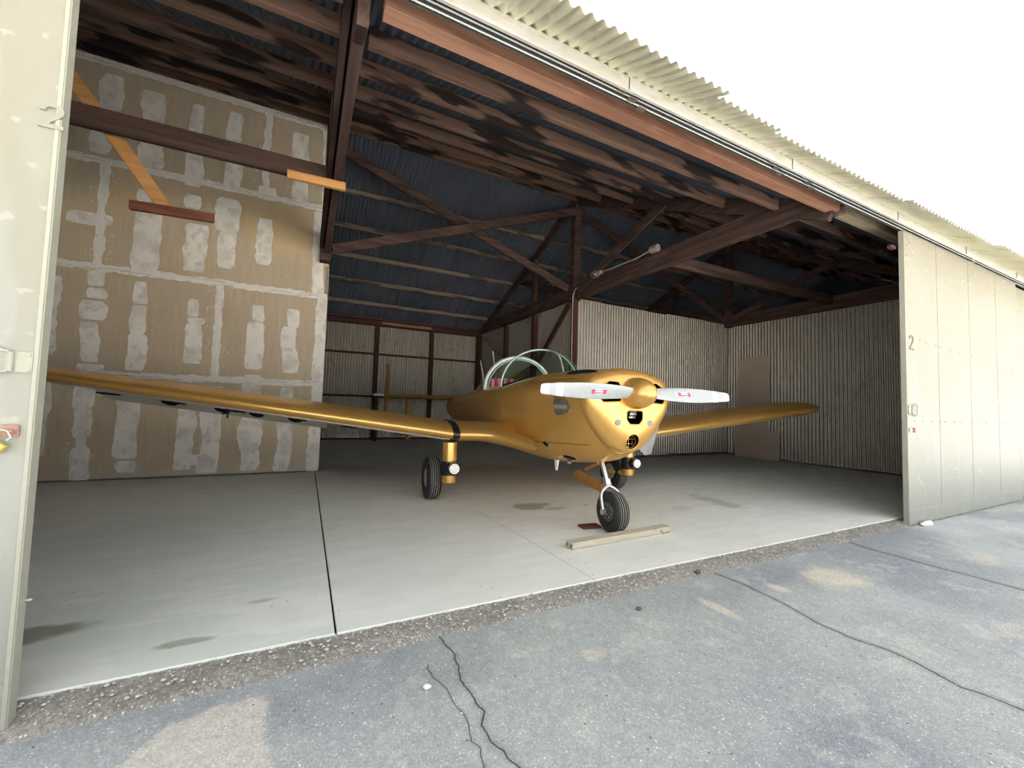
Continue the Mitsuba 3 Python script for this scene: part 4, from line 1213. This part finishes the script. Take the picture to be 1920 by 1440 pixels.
for c in (-.021, 0, .021):
    tp += [(R_, c - .004), (R_ - .007, c - .003), (R_ - .007, c + .003), (R_, c + .004)]
tp += [(R_, .034), (.155, .049), (.139, .062), (.112, W_), (.078, .05)]
nk = ap('nose_gear__tyre', lathe(tp + [(.078, -.05)], 'x', 56).apply_translation(ax), 'm_tyre', smooth=30, label='black ribbed nose tyre')
NB = trimesh.Trimesh()
ap('nose_gear__tread_rib', lathe([(R_ - .004, -.033), (R_ + .001, -.033), (R_ + .001, -.026), (R_ - .004, -.026), (R_ - .004, -.033)], 'x', 56).apply_translation(ax), 'm_tread', smooth=30)
for b0, b1 in ((-.016, -.005), (.005, .016), (.026, .033)):
    ap('nose_gear__tread_rib', lathe([(R_ - .004, b0), (R_ + .001, b0), (R_ + .001, b1), (R_ - .004, b1), (R_ - .004, b0)], 'x', 56).apply_translation(ax), 'm_tread', smooth=30)
ap('nose_gear__wheel_hub', lathe([(0, -.03), (.045, -.03), (.052, -.050), (.076, -.055), (.082, -.046), (.082, .046), (.076, .055), (.052, .050), (.045, .03), (0, .03)], 'x', 40).apply_translation(ax), 'm_hub_dark', smooth=30, label='dark grey nose wheel hub')
for k in range(6):
    g = k * PI / 3 + .3
    for s in (-1, 1):
        ap('nose_gear__hub_bolt', cyl(ax + [s * .028, .045 * math.cos(g), .045 * math.sin(g)], ax + [s * .046, .045 * math.cos(g), .045 * math.sin(g)], .008, 8), 'm_hub')
ap('nose_gear__drag_link', trimesh.convex.convex_hull(np.array([[x, a, z] for x in (-.055, -.03) for a, z in ((.40, .29), (.41, .365), (.80, .42), (.86, .385), (.84, .33))])), 'm_gold_dull', label='brownish gold steering link plate')
ap('nose_gear__upper_link', tube([(-.015, .72, .44), (-.01, .52, .52)], .014, 8), 'm_gold_dull')
ap('nose_gear__torque_link', box(-.05, -.02, .39, .42, .36, .42, .004), 'm_hub_dark')

# ================================================================ THINGS
wb = thing('wood_block', 'weathered wooden four by four lying in front of the nose wheel', 'timber')
p0, p1 = np.array([1.725, 2.452, .0235]), np.array([2.735, 2.50, .0235])
put(wb + '__timber', beam(p0, p1, .088, .046, c=.005), 'm_weathered')
e = (p1 - p0) / np.linalg.norm(p1 - p0)
for k in (-.022, .022):
    c0 = p0 + np.array([-e[1], e[0], 0]) * k
    put(wb + '__nail_hole', cyl(c0 - e * .0012, c0 + e * .004, .010, 12), 'm_stone_dark')
solo('wheel_chock', 'flat reddish board under the nose wheel', 'chock', beam((2.10, 2.825, .009), (2.27, 2.805, .009), .10, .017, c=.002), 'm_red_wood')
ps = thing('plywood_sheet', 'tall brown sheet of board leaning on the right corrugated wall', 'board')
put(ps + '__panel', trimesh.convex.convex_hull(np.array([(9.03, 5.437, 2.24), (9.03, 6.167, 2.26), (8.93, 6.20, .004), (8.93, 5.45, .004), (9.042, 5.437, 2.24), (9.042, 6.167, 2.26), (8.942, 6.20, .004), (8.942, 5.45, .004)])), 'm_plywood')
put(ps + '__edge_strip', trimesh.convex.convex_hull(np.array([(9.028, 6.15, 2.258), (9.028, 6.169, 2.26), (8.928, 6.183, .006), (8.928, 6.202, .006), (9.03, 6.15, 2.258), (8.93, 6.183, .006)]) + 0), 'm_plywood_edge')
solo('plywood_offcut', 'low brown board standing in front of the tall leaning board', 'board', trimesh.convex.convex_hull(np.array([(8.915, 5.19, .63), (8.915, 5.85, .60), (8.903, 5.19, .002), (8.903, 5.86, .002), (8.927, 5.19, .63), (8.927, 5.85, .60), (8.915, 5.19, .002), (8.915, 5.86, .002)])), 'm_plywood')
# workbench along the back wall
bn = thing('workbench', 'narrow timber workbench against the far corrugated wall', 'workbench')
put(bn + '__top', box(1.50, 4.1, 10.72, 11.18, 1.10, 1.14, .004), 'm_wood_beam')
for x in (1.6, 2.42, 4.0):
    put(bn + '__leg', box(x - .045, x + .045, 10.76, 10.85, 0, 1.10, .004), 'm_orange_wood' if x == 2.42 else 'm_maroon')
solo('white_plank', 'white plank lying on the left end of the far bench', 'plank', box(1.53, 1.98, 10.72, 10.9, 1.141, 1.20, .004), 'm_white')
solo('white_plank', 'white plank lying on the far bench beside the fuselage', 'plank', box(3.26, 4.05, 10.72, 10.9, 1.141, 1.21, .004), 'm_white')
# caged lamp and conduit on the truss
LP = np.array([4.43, 5.70, 3.335])
lm = thing('caged_work_lamp', 'wire caged work lamp fixed to the right truss', 'lamp')
for k in range(4):
    g = k * PI / 4
    pts = []
    for t_ in np.linspace(0, 1, 21):
        w_ = .055 * math.sin(PI * min(1, max(0, t_))) ** .35
        pts.append(LP + [w_ * math.cos(g), .10 - .21 * t_, w_ * math.sin(g)])
    put(lm + '__cage_wire', tube(pts, .0035, 6), 'm_conduit')
    put(lm + '__cage_wire', tube([p * [1, 1, 1] - 2 * (p - LP) * [1, 0, 1] for p in pts], .0035, 6), 'm_conduit')
for yy in (-.06, .0, .05):
    put(lm + '__cage_ring', tube([LP + [.053 * math.cos(g), yy, .053 * math.sin(g)] for g in np.linspace(0, 2 * PI, 24, endpoint=False)], .0035, 6, closed=True), 'm_conduit')
put(lm + '__bulb', trimesh.creation.icosphere(2, .03).apply_translation(LP + [0, -.02, 0]), 'm_white', smooth=True)
put(lm + '__socket', cyl(LP + [0, -.17, -.0], LP + [0, -.09, 0], .035, 16), 'm_conduit')
cd = thing('conduit', 'thin pale conduit along the right truss and down its post', 'conduit')
put(cd + '__run', tube([(4.43, 4.42, 3.34), (4.43, 4.7, 3.31), (4.43, 5.2, 3.32), (4.43, 5.5, 3.335)], .012, 8), 'm_conduit', smooth=True)
put(cd + '__run', tube([(4.43, 5.82, 3.31), (4.43, 6.1, 3.25), (4.43, 6.28, 3.22), (4.43, 6.35, 3.12), (4.43, 6.36, 2.9), (4.43, 6.36, .02)], .012, 8), 'm_conduit', smooth=True)
put(cd + '__junction_box', cyl((4.44, 4.27, 3.34), (4.44, 4.40, 3.345), .055, 16), 'm_conduit', smooth=40)
# litter
def stone(name, label, x, y, z, r, mat, seed, catg='stone'):
    m = pebble(r, seed)
    m.apply_translation([x, y, z + r * .42])
    return solo(name, label, catg, m, mat)
stone('pale_stone', 'pale flat stone chip beside the asphalt crack', .455, 1.525, -.05, .016, 'm_stone_white', 3)
stone('dark_clod', 'small dark clod on the asphalt before the wood block', 1.62, 1.66, -.05, .016, 'm_stone_dark', 5, 'clod')
stone('dark_clod', 'dark clod in the crumbled edge beside the crack end', 2.30, 1.845, -.035, .022, 'm_stone_dark', 6, 'clod')
solo('dry_leaf', 'tiny dry leaf on the concrete behind the nose wheel', 'leaf', pebble(.016, 8).apply_transform(np.diag([1, .7, .3, 1])).apply_translation([2.62, 3.45, .004]), 'm_stone_dark')
solo('cement_lump', 'pale crumbled cement lump at the foot of the right sliding door', 'lump', pebble(.11, 12).apply_transform(np.diag([1.1, .3, .5, 1])).apply_translation([5.50, 1.80, -.035]), 'm_stone_white')
solo('floor_batten', 'pale offcut on the floor by the far wall nearest the drywall', 'offcut', box(.62, .78, 11.0, 11.05, 0, .04, .004), 'm_grey_wood')
